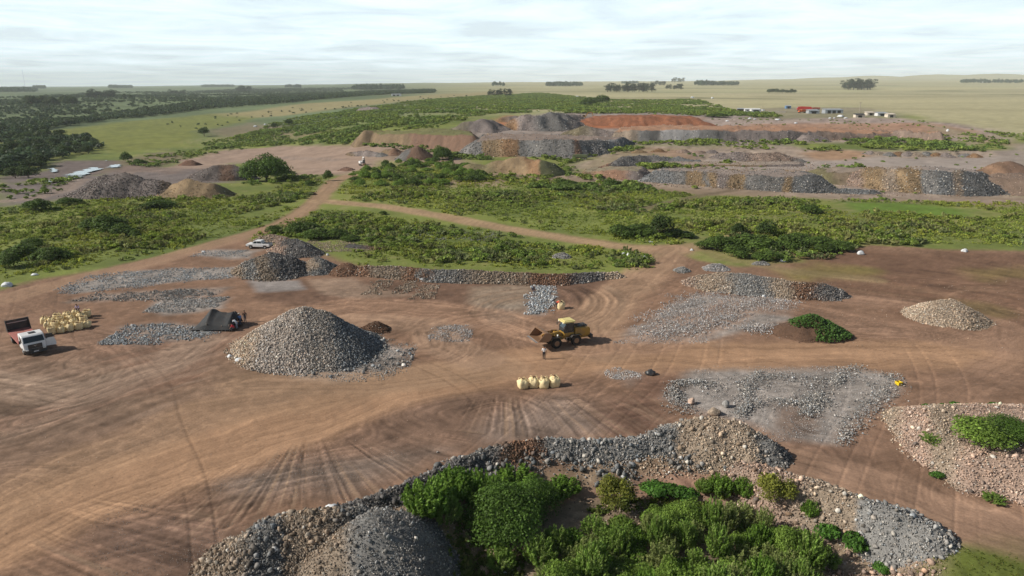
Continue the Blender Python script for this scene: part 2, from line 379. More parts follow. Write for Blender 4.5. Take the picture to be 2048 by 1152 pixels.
    # --- tyre marks: fans and rings
    def marks(poly, pivot, mode, freq, colA, strength, seed, amp=.05, length=.12):
        nonlocal Cc, Z
        P = Gp(poly); q = G(*pivot); sel = bbox_sel(P, X, Y, 4)
        x = X[sel]; yv = Y[sel]
        d = sdist(P, x, yv) + fbm(x / 4, yv / 4, 3, seed) * 1.5
        m = sst(1.0, -1.5, d) * strength
        dx = x - q[0]; dy = yv - q[1]; r = np.hypot(dx, dy); th = np.arctan2(dy, dx)
        rm = np.median(r)
        u, v = (th * rm, r) if mode == 'fan' else (r, th * rm)
        u = u + .25 * fbm(v / 5, u / 5, 2, seed + 9)
        grp = sst(.35, .6, vn(u * .45, v * length * .3, seed + 3))
        s1 = (vn(u * freq, v * length * .4, seed) * .6 + vn(u * freq * 2.3, v * length, seed + 1) * .4 - .5) * 2
        pale = sst(.62, .8, vn(u * freq * .8, v * length * .35, seed + 5))
        w = (m * (.35 + .65 * grp))
        c = Cc[sel] * (1 + .55 * s1 * w)[:, None]
        c = c * (1 - (pale * w * .55)[:, None]) + np.asarray(colA)[None] * (pale * w * .55)[:, None]
        Cc[sel] = c; Z[sel] += amp * s1 * w
    PL_ = A(.30, .205, .14)
    marks([(250, 1010), (420, 930), (620, 890), (960, 860), (900, 905), (760, 990), (560, 1020), (400, 1060)], (620, 830), 'fan', 4.6, PL_, 1.25, 60)
    marks([(920, 790), (1130, 785), (1330, 820), (1300, 880), (1100, 880), (900, 880)], (1010, 700), 'fan', 4.2, PL_, 1.2, 70)
    marks([(120, 1010), (330, 980), (460, 1010), (420, 1160), (60, 1160)], (-400, 900), 'fan', 3.0, PL_, 1.1, 75)
    marks([(930, 575), (1060, 570), (1050, 600), (1040, 640), (1060, 690), (930, 680)], (1080, 622), 'ring', 2.0, PL_, 1, 80)
    marks([(1100, 575), (1230, 570), (1260, 620), (1200, 660), (1110, 650)], (1030, 600), 'ring', 1.6, PL_, 1.2, 85, .09)
    marks([(1540, 805), (1650, 805), (1660, 880), (1545, 875)], (1640, 842), 'ring', 2.2, A(.25, .19, .15), 1, 90)
    marks([(1900, 570), (2048, 560), (2048, 680), (1900, 620)], (2060, 620), 'ring', 1.1, A(.32, .20, .13), .9, 95)
    marks([(0, 690), (300, 690), (480, 660), (420, 760), (300, 840), (0, 900)], (700, 1000), 'ring', 1.0, A(.30, .21, .155), .8, 100, .05, .06)
    marks([(1240, 770), (1350, 765), (1340, 860), (1240, 850)], (1150, 720), 'fan', 2.0, PL_, .7, 105)
    marks([(1250, 600), (1400, 550), (1420, 600), (1280, 680), (1200, 690)], (1000, 700), 'fan', 1.6, A(.28, .17, .11), .8, 110)
    marks([(1600, 560), (2060, 520), (2060, 640), (1720, 600)], (1700, 900), 'ring', .8, A(.25, .16, .10), .7, 115, .03)
    marks([(1280, 640), (1400, 600), (1560, 610), (1440, 690), (1240, 690)], (1900, 480), 'fan', .9, A(.32, .30, .28), .5, 118, .03)
    # --- everyday unevenness
    zz = (.06 * n2 + .035 * fbm(X / .6, Y / .6, 3, 50)) * np.clip(2 - Y / 110, 0.2, 1)
    Z = Z + np.where(Y < 260, zz, fbm(X / 12, Y / 12, 3, 52) * .5)
    sp = sst(.70, .86, vn(X / .35, Y / .35, 77)) * (D < 130) * sst(-.2, .5, fbm(X / 6, Y / 6, 3, 78))
    Cc = Cc * (1 + .22 * sp * (1 - roadm))[:, None]
    dk = fbm(X / 1.1, Y / 1.1, 3, 79) * (D < 170) * (1 - .6 * roadm); Cc = Cc * (1 + .16 * dk)[:, None]
    chn = np.clip(1.5 - Y / 130, 0, 1) * dirtmask * (1 - .8 * roadm)
    an = fbm(X / 16, Y / 16, 2, 301) * 2.2 + .5; u = X * np.cos(an * .25 + .3) + Y * np.sin(an * .25 + .3); v = -X * np.sin(an * .25 + .3) + Y * np.cos(an * .25 + .3)
    ch = fbm(u / 4.5, v / .42, 5, 303); reg_ = sst(-.25, .35, fbm(X / 18, Y / 14, 3, 305)); Cc = Cc * (1 + (.55 * ch * reg_ * chn))[:, None]; Z = Z + .07 * ch * reg_ * chn
    wet = sst(.18, .5, fbm(X / 9, Y / 5, 4, 307)) * chn; Cc = Cc * (1 - .22 * wet)[:, None]
    pale = sst(.15, .5, fbm(X / 7, Y / 4, 4, 309)) * chn; Cc = Cc * (1 + .15 * pale)[:, None]
    # criss-cross wheel marks left all over the bare floor
    for q, (an, fr, sd) in enumerate(((.25, 1.1, 201), (-.5, .9, 202), (1.1, 1.0, 203), (2.2, .8, 204), (.75, 1.3, 205))):
        wx = X + 6 * fbm(X / 35, Y / 35, 2, sd); wy = Y + 6 * fbm(X / 35 + 9, Y / 35, 2, sd); u = wx * math.sin(an) - wy * math.cos(an); v = wx * math.cos(an) + wy * math.sin(an)
        pair = np.exp(-((((u * fr * .22) % 1) - .5) / .022) ** 2) + np.exp(-((((u * fr * .22) % 1) - .5 + .36) / .022) ** 2)
        msk = sst(.1, .45, fbm(u / 9, v / 60, 3, sd + 5)) * dirtmask * np.clip(1.6 - Y / 120, 0, 1)
        tr = pair * msk * (.6 + .4 * vn(v * 1.6, u * .2, sd)); Cc = Cc * (1 - (.32 if q % 2 else -.26) * tr)[:, None]; Z = Z - .07 * tr
    # faces
    nr = len(ys); i = np.arange(nr - 1)[:, None] * NC + np.arange(NC - 1)[None]
    Fq = np.stack([i, i + 1, i + NC + 1, i + NC], -1).reshape(-1, 4)
    m, nt, b = newmat('soil and grass'); N = nt.nodes.new; L = nt.links.new
    at = N('ShaderNodeAttribute'); at.attribute_name = 'Col'; tc = N('ShaderNodeTexCoord')
    def nz(scale, det=6):
        q = N('ShaderNodeTexNoise'); q.inputs['Scale'].default_value = scale; q.inputs['Detail'].default_value = det; q.inputs['Roughness'].default_value = .65
        L(tc.outputs['Object'], q.inputs['Vector']); return q.outputs['Fac']
    a_, b_ = nz(5.0, 9), nz(.12)
    mr = N('ShaderNodeMapRange'); L(a_, mr.inputs[0]); mr.inputs[1].default_value = .3; mr.inputs[2].default_value = .7; mr.inputs[3].default_value = .80; mr.inputs[4].default_value = 1.2
    mr2 = N('ShaderNodeMapRange'); L(b_, mr2.inputs[0]); mr2.inputs[1].default_value = .3; mr2.inputs[2].default_value = .7; mr2.inputs[3].default_value = .85; mr2.inputs[4].default_value = 1.15
    mu = N('ShaderNodeMath'); mu.operation = 'MULTIPLY'; L(mr.outputs[0], mu.inputs[0]); L(mr2.outputs[0], mu.inputs[1])
    vm = N('ShaderNodeVectorMath'); vm.operation = 'SCALE'; L(at.outputs['Color'], vm.inputs[0]); L(mu.outputs[0], vm.inputs['Scale'])
    L(vm.outputs[0], b.inputs['Base Color']); b.inputs['Roughness'].default_value = .95; b.inputs['Specular IOR Level'].default_value = .15
    bp = N('ShaderNodeBump'); bp.inputs['Strength'].default_value = .35; bp.inputs['Distance'].default_value = .05; L(nz(6.0, 8), bp.inputs['Height']); L(bp.outputs[0], b.inputs['Normal'])
    o = mk('ground', np.stack([X, Y, Z], 1), Fq, m, Cc, True)
    setp(o, kind='structure', label='brown dirt floor with tracks and green and tan fields behind'); return o
ground()
# ================================================================ SKY, SUN, HAZE, CAMERA
def world():
    w = bpy.data.worlds.new('World'); bpy.context.scene.world = w; w.use_nodes = True
    nt = w.node_tree; N = nt.nodes.new; L = nt.links.new; bg = nt.nodes['Background']
    sky = N('ShaderNodeTexSky'); sky.sky_type = 'NISHITA'; sky.sun_disc = False
    sky.sun_elevation = SUN_EL; sky.sun_rotation = SUN_AZ; sky.air_density = 1.0; sky.dust_density = 2.0; sky.altitude = 100
    tc = N('ShaderNodeTexCoord'); sx = N('ShaderNodeSeparateXYZ'); L(tc.outputs['Generated'], sx.inputs[0])
    mz = N('ShaderNodeMath'); mz.operation = 'MAXIMUM'; L(sx.outputs[2], mz.inputs[0]); mz.inputs[1].default_value = .0
    az = N('ShaderNodeMath'); az.operation = 'ADD'; L(mz.outputs[0], az.inputs[0]); az.inputs[1].default_value = .035
    dx = N('ShaderNodeMath'); dx.operation = 'DIVIDE'; L(sx.outputs[0], dx.inputs[0]); L(az.outputs[0], dx.inputs[1])
    dy = N('ShaderNodeMath'); dy.operation = 'DIVIDE'; L(sx.outputs[1], dy.inputs[0]); L(az.outputs[0], dy.inputs[1])
    cb = N('ShaderNodeCombineXYZ'); L(dx.outputs[0], cb.inputs[0]); L(dy.outputs[0], cb.inputs[1])
    n = N('ShaderNodeTexNoise'); n.inputs['Scale'].default_value = .6; n.inputs['Detail'].default_value = 9; n.inputs['Roughness'].default_value = .62; n.inputs['Distortion'].default_value = .5
    L(cb.outputs[0], n.inputs['Vector'])
    mr = N('ShaderNodeMapRange'); L(n.outputs['Fac'], mr.inputs[0]); mr.inputs[1].default_value = .36; mr.inputs[2].default_value = .66; mr.inputs[3].default_value = .60; mr.inputs[4].default_value = .90
    # cloud cover thins overhead, where the sky is open blue
    up = N('ShaderNodeMapRange'); L(sx.outputs[2], up.inputs[0]); up.inputs[1].default_value = .115; up.inputs[2].default_value = .18; up.inputs[3].default_value = 1; up.inputs[4].default_value = .03
    mm = N('ShaderNodeMath'); mm.operation = 'MULTIPLY'; L(mr.outputs[0], mm.inputs[0]); L(up.outputs[0], mm.inputs[1])
    mx = N('ShaderNodeMix'); mx.data_type = 'RGBA'; L(mm.outputs[0], mx.inputs[0]); L(sky.outputs[0], mx.inputs[6]); mx.inputs[7].default_value = (24.0, 28.2, 30.5, 1)
    L(mx.outputs[2], bg.inputs['Color']); bg.inputs['Strength'].default_value = .05
world()
def sun():
    l = bpy.data.lights.new('sun', 'SUN'); l.energy = 5.0; l.angle = math.radians(.53); l.color = (1, .93, .82)
    o = bpy.data.objects.new('sun', l); C.objects.link(o)
    d = Vector((math.sin(SUN_AZ) * math.cos(SUN_EL), math.cos(SUN_AZ) * math.cos(SUN_EL), math.sin(SUN_EL)))
    o.rotation_euler = (-d).to_track_quat('-Z', 'Y').to_euler()
sun()
def haze():
    m = bpy.data.materials.new('air'); m.use_nodes = True; nt = m.node_tree; nt.nodes.clear()
    out = nt.nodes.new('ShaderNodeOutputMaterial'); v = nt.nodes.new('ShaderNodeVolumePrincipled')
    v.inputs['Color'].default_value = (.90, .965, 1.0, 1); v.inputs['Density'].default_value = HAZE; v.inputs['Anisotropy'].default_value = 0.0
    nt.links.new(v.outputs[0], out.inputs['Volume'])
    bm = bmesh.new(); bmesh.ops.create_cube(bm, size=1)
    me = bpy.data.meshes.new('haze'); bmesh.ops.scale(bm, vec=(40000, 17400, 300), verts=bm.verts); bmesh.ops.translate(bm, vec=(0, 8500, 128), verts=bm.verts); bm.to_mesh(me); bm.free()
    me.materials.append(m); o = bpy.data.objects.new('haze', me); C.objects.link(o); setp(o, 'thin bluish haze filling the air over the plain', kind='stuff')
HAZE = 0.00007
haze()
cam = bpy.data.cameras.new('camera'); cam.sensor_width = 36; cam.lens = 36 * F / 2048; cam.clip_start = .5; cam.clip_end = 60000
co = bpy.data.objects.new('camera', cam); C.objects.link(co); co.location = (0, 0, CZ); co.rotation_euler = (math.pi / 2 - PITCH, 0, 0)
sc = bpy.context.scene; sc.camera = co
sc.view_settings.view_transform = 'Standard'; sc.view_settings.look = 'None'; sc.view_settings.exposure = 0; sc.view_settings.gamma = 1
sc.cycles.volume_bounces = 2; sc.cycles.max_bounces = 5; sc.cycles.transparent_max_bounces = 6
# ================================================================ HEAPS, BANKS AND STONE SPREADS
MROCK = M_col('broken rock', .88, 6, .3, .35, 14, .3)
MEARTH = M_col('loose earth', .95, 1.2, .25, .8, 3.5, .15)
def colpick(stops, px, jit, rnd=0):
    """colour along the feature; stops are (image column, colour) of the design sketch"""
    xs = np.array([s[0] for s in stops], float); cs = np.array([s[1] for s in stops])
    if len(xs) == 1: return np.repeat(cs, len(px), 0)
    p = px + jit * (2.2 if len(stops) < 9 else 1.5) + rnd; i = np.clip(np.searchsorted(xs, p) - 1, 0, len(xs) - 2)
    t = np.clip((p - xs[i]) / (xs[i + 1] - xs[i]), 0, 1); t = sst(.3, .7, t)[:, None]
    return cs[i] * (1 - t) + cs[i + 1] * t
DENS = 1.7
def ridge(name, label, cat, pts, cols, k=1.45, closed=False, res=.4, top=None, ns=0, ss=(.2, .5), sub=1, group=None, kind=None, big=0, bump=.10, seed=1, z0=None, skirt=.2, core=.8, topstones=.25, bigs=(.6, 1.2), kw_far=False):
    Q = []; hs = []
    for p in pts:
        px, pc, pf = p[:3]; a, b, c = ray(px, pc); rx, rz = a / b, c / b
        if pf is None: Q.append((px, pc, None)); hs.append(None); continue
        if isinstance(pf, tuple):                                   # explicit height
            h = pf[1]; y = 100
            g = G(px, pc)
            for _ in range(25):
                zg = float(GZ(rx * y, y)) if z0 is None else z0
                y = (zg + h - CZ) / rz
            Q.append((rx * y, y)); hs.append(h); continue
        g = G(px, pf); zg = g[2] if z0 is None else z0
        h = max(.1, (CZ + g[1] * rz - zg) / (1 - k * rz)); y = g[1] + k * h
        h2 = CZ + y * rz - float(GZ(rx * y, y)) if z0 is None else h
        Q.append((rx * y, y)); hs.append(max(.1, h2))
    if any(h is None for h in hs):
        mh = float(np.mean([h for h in hs if h is not None])); mz = np.mean([float(GZ(*q)) + h for q, h in zip(Q, hs) if h is not None])
        for i, h in enumerate(hs):
            if h is None:
                x, y = P0(Q[i][0], Q[i][1], mz); Q[i] = (x, y); hs[i] = max(.3, mz - float(GZ(x, y)))
    Q = np.array(Q, float); hs = np.array(hs); wmax = hs.max() * k * 1.35 + 1
    x0, x1 = Q[:, 0].min() - wmax, Q[:, 0].max() + wmax; y0, y1 = Q[:, 1].min() - wmax, Q[:, 1].max() + wmax
    nx = int((x1 - x0) / res) + 2; ny = int((y1 - y0) / res) + 2
    X, Y = np.meshgrid(np.linspace(x0, x1, nx), np.linspace(y0, y1, ny)); X = X.ravel(); Y = Y.ravel()
    def height(X, Y):
        best = np.full(X.shape, -9.0); n = len(Q)
        wn = 1 + skirt * fbm(X / (hs.max() * 1.6), Y / (hs.max() * 1.6), 3, seed)
        if n == 1:
            d = np.hypot(X - Q[0, 0], Y - Q[0, 1]); w = hs[0] * k * wn; r = .3 * w
            return hs[0] * (1 - (np.sqrt(d * d + r * r) - r) / w)
        for i in range(n if closed else n - 1):
            a = Q[i]; b = Q[(i + 1) % n]; d = b - a; l2 = d @ d + 1e-9
            t = np.clip(((X - a[0]) * d[0] + (Y - a[1]) * d[1]) / l2, 0, 1)
            dd = np.hypot(X - a[0] - t * d[0], Y - a[1] - t * d[1]); h = hs[i] + t * (hs[(i + 1) % n] - hs[i]); w = h * k * wn; r = .14 * w
            best = np.maximum(best, h * (1 - (np.sqrt(dd * dd + r * r) - r) / w))
        if closed:
            ins = inside(Q, X, Y)
            wsum = 0; hh = 0
            for q, h in zip(Q, hs):
                ww = 1 / ((X - q[0]) ** 2 + (Y - q[1]) ** 2 + 4); wsum = wsum + ww; hh = hh + ww * h
            best = np.where(ins, hh / wsum, best)
            best = best - .25 * np.clip(best, 0, 1) * sst(.2, .8, fbm(X / 1.6, Y / 12, 3, seed + 31)) * (~ins)
        if kw_far: best = best * (1 + (.07 if closed else .30) * fbm(X / 9, Y / 30, 3, seed + 61)) 
        return best
    def surf(X, Y):
        h = height(X, Y); H = hs.max()
        nzv = fbm(X / (H * .8 + .5), Y / (H * .8 + .5), 4, seed + 5) * bump * H + fbm(X / .7, Y / .7, 3, seed + 6) * .10
        return h, h + nzv * np.clip(h / (H * .3), 0, 1)
    h, hz = surf(X, Y); zg = GZ(X, Y); Z = zg + np.where(h > 0, hz, -.3) - .06
    PX, PY = PXof(X, Y, Z)
    H = hs.max(); e = .3
    flat = (np.abs(height(X + e, Y) - height(X - e, Y)) + np.abs(height(X, Y + e) - height(X, Y - e))) / (2 * e) < .35 / k
    c = colpick(cols, PX, fbm(X / (H + 1), Y / (H + 1), 4, seed + 7) * 14 * np.clip(60 / np.maximum(Y, 60) * 2, .3, 1)) * core
    if kw_far: c = c * (1 + .45 * fbm(X / 2.2, Y / 25, 4, seed + 71))[:, None]
    c = c * (1 + .22 * fbm(X / 1.5, Y / 1.5, 4, seed + 8) + .15 * fbm(X / .4, Y / .4, 2, seed + 9))[:, None]
    if top is not None:
        f = (flat & (h > .5 * H)).astype(float)[:, None]; c = c * (1 - f) + np.asarray(top) * f * (1 + .12 * fbm(X / 5, Y / 5, 4, 3))[:, None]
    i = (np.arange(ny - 1)[:, None] * nx + np.arange(nx - 1)[None]).ravel()
    q = np.stack([i, i + 1, i + nx + 1, i + nx], 1)
    q = q[(h[q] > 0).any(1)]
    use = np.unique(q); rm = np.zeros(len(X), np.int64); rm[use] = np.arange(len(use))
    V = np.stack([X, Y, Z], 1)[use]; Fq = rm[q]; col = c[use]
    Fs = [Fq]; r = np.random.default_rng(seed)
    if ns:
        cnt = int(ns * DENS); ss = (ss[0] * .55, ss[1] * .86)
        sx = r.uniform(x0, x1, cnt * 14); sy = r.uniform(y0, y1, cnt * 14); sh, shz = surf(sx, sy)
        fl = (np.abs(height(sx + e, sy) - height(sx - e, sy)) + np.abs(height(sx, sy + e) - height(sx, sy - e))) / (2 * e) < .35 / k
        keep = (sh > -.12 * H * r.random(len(sx)) ** 2) & (~(fl & (r.random(len(sx)) > topstones)) if top is not None else True)
        sx, sy, sh, shz = sx[keep][:cnt], sy[keep][:cnt], sh[keep][:cnt], shz[keep][:cnt]
        S = ss[0] * (ss[1] / ss[0]) ** (r.random(len(sx)) ** 1.5)
        low = np.clip(1 - sh / H, 0, 1); S = S * (.85 + .3 * low)                       # bigger ones roll to the foot
        if big: 
            b_ = r.random(len(sx)) < big; S[b_] = r.uniform(*bigs, b_.sum())
        sz = GZ(sx, sy) + np.where(sh > 0, shz, 0) + S * .12
        ppx, _ = PXof(sx, sy, sz)
        jit = fbm(sx / (H + 1), sy / (H + 1), 4, seed + 7) * 14 * np.clip(60 / np.maximum(sy, 60) * 2, .3, 1)
        cc = stone_cols(colpick(cols, ppx, jit, r.normal(0, 9 * min(1, 60 / np.mean(sy) * 1.3), len(sx))), len(sx), r)
        if kw_far: cc = cc * (1 + .7 * fbm(sx / 2.6, sy / 25, 4, seed + 71))[:, None]
        v, f, c2 = stones(np.stack([sx, sy, sz], 1), S, cc, sub, seed)
        Fs = [Fq, f + len(V)]; V = np.concatenate([V, v]); col = np.concatenate([col, c2])
    o = mk(name, V, Fs, MROCK if ns > 150 else MEARTH, col)
    setp(o, label, cat, group, kind)
    return o, (lambda x, y: (lambda a: GZ(x, y) + np.where(a[0] > 0, a[1], 0))(surf(np.atleast_1d(x), np.atleast_1d(y))))
def spread(name, label, polys, n, ss, base, seed, sub=1, group=None, cat='stone spread', clump=.5, big=0, bigs=(.5, .8), lines=None, lw=1.0, zoff=0):
    """loose stones lying on the ground inside polygons and along rows"""
    r = np.random.default_rng(seed); PP = []; n = int(n * 1.35); ss = (ss[0] * .6, ss[1] * .8)
    per = n // (len(polys) + (len(lines) if lines else 0))
    for poly in polys:
        P = np.array(Gp(poly)); a = P.min(0); b = P.max(0)
        x = r.uniform(a[0], b[0], per * 8); y = r.uniform(a[1], b[1], per * 8)
        am = float(np.clip(.28 * min(b - a), .5, 2.6)); d = sdist(P, x, y) + (fbm(x / (1.2 * am), y / (1.2 * am), 4, seed) * 1.5 + r.normal(0, .22, len(x)) - .1) * am
        dens = np.clip(.55 + 1.8 * fbm(x / 2.2, y / 2.2, 3, seed + 2) * clump, .03, 1)
        k = (d < 0) & (r.random(len(x)) < dens); PP.append(np.stack([x[k], y[k]], 1)[:per])
    for ln in (lines or []):
        P = np.array(Gp(ln)); L = np.concatenate([[0], np.cumsum(np.hypot(*np.diff(P, axis=0).T))])
        t = r.uniform(0, L[-1], per); x = np.interp(t, L, P[:, 0]); y = np.interp(t, L, P[:, 1])
        w = lw * (.5 + vn(t / 2.5, t * 0 + seed, seed) * 1.0)
        ox = r.normal(0, .55, per) * w; oy = r.normal(0, .55, per) * w; x = x + ox; y = y + oy; hz_ = .38 * np.exp(-(ox ** 2 + oy ** 2) / (.6 * lw * w + .05)) * r.random(per) ** .5
        k = r.random(per) < .25 + vn(t / 1.8, t * 0, seed + 4) * 1.3; PP.append(np.stack([x[k], y[k], hz_[k]], 1))
    PP = [p if p.shape[1] == 3 else np.column_stack([p, np.zeros(len(p))]) for p in PP]; P = np.concatenate(PP); m = len(P); hz_ = P[:, 2]; P = P[:, :2]
    S = ss[0] * (ss[1] / ss[0]) ** (r.random(m) ** 1.8)
    if big: q = r.random(m) < big; S[q] = r.uniform(*bigs, q.sum())
    z = GZ(P[:, 0], P[:, 1]) + S * .22 + zoff + hz_
    v, f, c = stones(np.column_stack([P, z]), S, stone_cols(np.asarray(base), m, r), sub, seed)
    return setp(mk(name, v, f, MROCK, c), label, None, group, 'stuff')
HP = {}
# ---- foreground bank of big stones along the edge of the working floor
_, HP['bank'] = ridge('stone_bank', 'long curved bank of dark and grey boulders edging the dirt floor above the foreground bushes', 'stone bank',
    [(600, 1032, ('h', .9)), (700, 1006, ('h', .9)), (800, 975, ('h', .8)), (880, 938, ('h', .75)), (960, 903, ('h', .8)), (1040, 882, ('h', .95)), (1100, 876, ('h', 1.0)), (1180, 880, ('h', 1.0)), (1290, 872, ('h', 1.1)), (1370, 845, ('h', 1.9)), (1430, 838, ('h', 2.5)), (1490, 852, ('h', 2.3)), (1540, 885, ('h', 1.4))],
    [(600, DARK * 1.0), (900, DARK * 1.1), (960, GREY * .55), (1060, BROWN * 1.15), (1110, GREY * .8), (1230, GREY * .95), (1330, GREY * .8), (1375, TAN * .9), (1500, TAN * .95), (1550, GREY * .7)], k=1.35, res=.22, ns=11500, ss=(.13, .34), sub=1, big=.015, bigs=(.42, .8), seed=3, bump=.16)
spread('fallen_stones', 'stones spilled down the slope below the long curved bank', [[(830, 1000), (960, 930), (1100, 905), (1330, 885), (1480, 895), (1500, 905), (1330, 912), (1120, 930), (960, 970), (860, 1005)]], 6000, (.14, .4), GREY * .72, 5, clump=.2, big=.03, bigs=(.6, .95))
spread('fallen_stones', 'tan stones fringing the reddish shelf road', [[(1180, 918), (1330, 912), (1500, 900), (1560, 930), (1490, 960), (1470, 930), (1340, 928)]], 1500, (.14, .4), TAN, 6, clump=.2)
_, HP['bank2'] = ridge('stone_bank', 'tan and pinkish stone bank running down to the right beside the dirt road', 'stone bank',
    [(1490, 925, ('h', 1.1)), (1560, 950, ('h', 1.4)), (1640, 975, ('h', 1.2)), (1720, 998, ('h', 1.3)), (1790, 1022, ('h', 1.7)), (1845, 1048, ('h', 1.3))],
    [(1480, PINK * .8), (1700, TAN * .85), (1740, GREY), (1860, GREY * 1.05)], k=1.6, res=.22, ns=5200, ss=(.10, .34), sub=1, big=.02, bigs=(.45, .75), seed=9, bump=.16)
spread('rubble', 'pinkish rubble slope below the tan stone bank with sparse weeds', [[(1500, 950), (1600, 985), (1700, 1010), (1850, 1070), (1880, 1152), (1900, 1300), (1500, 1300), (1560, 1152), (1600, 1080), (1540, 1010)]], 9500, (.09, .3), PINK * .78, 12, clump=.25, big=.01)
spread('rubble', 'mixed stones and grit on the slope left of the biggest bush', [[(860, 1030), (930, 1020), (1010, 1080), (1080, 1110), (1100, 1300), (860, 1300)]], 2600, (.09, .3), PINK * .9, 13, clump=.3)
spread('rubble', 'stones under and between the foreground bushes', [[(1120, 1000), (1300, 995), (1480, 985), (1560, 1000), (1580, 1152), (1560, 1300), (1080, 1300), (1090, 1100)]], 2600, (.12, .4), PINK * .75, 14, clump=.5)
_, HP['heapL'] = ridge('stone_heap', 'rounded grey stone heap at the bottom edge, in front of the darker one', 'stone heap', [(755, 1040, ('h', 3.4))], [(640, TAN * .75), (740, GREY * .85), (880, GREY * .62)], k=1.45, res=.22, ns=9500, ss=(.09, .24), sub=1, big=.012, bigs=(.35, .5), seed=21, skirt=.1)
_, HP['heapL2'] = ridge('stone_heap', 'craggy grey brown boulder heap at the bottom edge left of the rounded heap', 'stone heap', [(515, 1070, ('h', 2.0)), (590, 1035, ('h', 2.2)), (690, 1030, ('h', 2.0))], [(420, TAN * .72), (560, GREY * .7), (600, TAN * .68), (760, GREY * .6)], k=1.75, res=.22, ns=10000, ss=(.12, .32), sub=1, big=.02, bigs=(.4, .75), seed=22, bump=.22)
# ---- big right hand mound
_, HP['heapR'] = ridge('stone_mound', 'large pinkish stone mound with bushes on top at the right edge', 'stone mound', [(1850, 818, ('h', 1.6)), (1960, 812, ('h', 2.2)), (2100, 815, ('h', 2.2)), (2200, 900, ('h', 2.2)), (2100, 935, ('h', 1.9)), (1960, 905, ('h', 1.9)), (1890, 868, ('h', 1.6))], [(1760, TAN), (1840, PINK), (1870, TAN * .9), (1960, PINK * .98), (2100, PINK)], k=1.9, closed=True, res=.3, ns=12500, ss=(.13, .34), sub=1, big=.006, bigs=(.5, .7), seed=31)
# ---- middle ground heaps
_, HP['heapM'] = ridge('stone_heap', 'tallest conical stone heap, tan on its left, shade painted grey on its right', 'stone heap', [(585, 622, 738), (610, 618, 742), (640, 624, 738)], [(450, TAN * 1.15), (570, (TAN + LGREY) * .5), (640, (TAN + GREY * 2) * .36), (700, BLUE * .85)], k=1.4, res=.3, ns=12000, ss=(.2, .46), sub=1, seed=41, skirt=.2, bump=.08)  # blue grey right hand stops paint in the shade of that flank
spread('gravel', 'grey gravel apron spreading right of the tallest heap', [[(600, 752), (680, 735), (720, 700), (745, 675), (830, 702), (826, 720), (700, 758), (640, 764)]], 4600, (.1, .3), GREY, 42, clump=.35, big=.01)
ridge('earth_heap', 'small dark brown earth heap beside the right foot of the tallest heap', 'earth heap', [(745, 645, 668), (752, 643, 668)], [(700, BROWN * .9)], k=1.5, res=.3, ns=700, ss=(.12, .3), seed=43)
_, HP['heapTan'] = ridge('stone_heap', 'tan stone heap standing alone on the brown dirt at far right', 'stone heap', [(1893, 600, 655), (1903, 598, 657)], [(1800, TAN * 1.15), (1920, TAN), (1960, TAN * .75)], k=1.65, res=.35, ns=4200, ss=(.2, .4), seed=44, skirt=.12)
_, HP['heapVeg'] = ridge('earth_mound', 'brown earth mound overgrown with leafy creeper on its right side', 'earth mound', [(1600, 640, 684), (1625, 632, 686), (1655, 648, 684)], [(1540, BROWN * .85), (1700, BROWN * .8)], k=1.75, res=.3, ns=500, ss=(.08, .25), seed=45)
# behind the pick-up
_, HP['hA'] = ridge('stone_heap', 'broad dark stone heap in front of the white pick-up', 'stone heap', [(500, 520, 552), (545, 505, 560), (575, 512, 556)], [(470, TAN * .8), (505, GREY * .75), (525, TAN * .55), (570, DARK * 1.2), (600, DARK)], k=1.5, res=.4, ns=3000, ss=(.25, .6), seed=51)
ridge('stone_heap', 'dark stone heap between the pick-up and the green scrub', 'stone heap', [(565, 482, 508), (590, 478, 512), (610, 486, 515)], [(540, PINK * .8), (580, DARK * 1.1), (640, DARK * 1.3)], k=1.5, res=.4, ns=1700, ss=(.25, .55), seed=52)
ridge('stone_heap', 'tan stone heap right behind the white pick-up', 'stone heap', [(520, 473, 484), (540, 468, 486), (570, 474, 488)], [(500, TAN * .85), (600, PINK * .85)], k=1.5, res=.45, ns=900, ss=(.25, .5), seed=59)
ridge('stone_heap', 'pointed heap, tan on the left and dark on the right, next to the long ridge', 'stone heap', [(634, 514, 550), (640, 516, 550)], [(600, TAN), (640, GREY * .8), (670, BLUE * .8)], k=1.45, res=.35, ns=1900, ss=(.2, .42), seed=53, skirt=.1)
ridge('stone_heap', 'reddish brown heap at the left end of the long ridge', 'stone heap', [(688, 527, 552), (698, 526, 552)], [(660, BROWN * 1.3), (720, BROWN * 1.5)], k=1.5, res=.35, ns=1100, ss=(.15, .35), seed=54, skirt=.1)
_, HP['long'] = ridge('stone_ridge', 'long low ridge of brown and grey stones below the middle scrub field', 'stone ridge', [(722, 534, 551), (780, 532, 556), (850, 538, 563), (930, 541, 567), (1000, 543, 567), (1070, 547, 570), (1130, 548, 570), (1185, 545, 562), (1235, 545, 556)], [(700, BROWN * 1.5), (790, TAN * .6), (830, BROWN * 1.25), (860, GREY * .7), (1000, TAN * .62), (1090, BROWN * 1.1), (1190, DARK * 1.2), (1240, TAN)], k=1.4, res=.4, ns=6000, ss=(.25, .6), seed=55, bump=.14)
_, HP['right'] = ridge('stone_ridge', 'long ridge of pale stones right of the track junction with a dark brown tip', 'stone ridge', [(1395, 551, 574), (1440, 545, 584), (1490, 549, 590), (1550, 556, 594), (1600, 565, 600), (1645, 567, 600), (1678, 580, 597)], [(1360, PINK * .7), (1420, TAN * .85), (1500, GREY * .9), (1590, TAN * .8), (1610, BROWN), (1670, DARK * 1.2)], k=1.6, res=.4, ns=5200, ss=(.22, .5), seed=56, bump=.12)
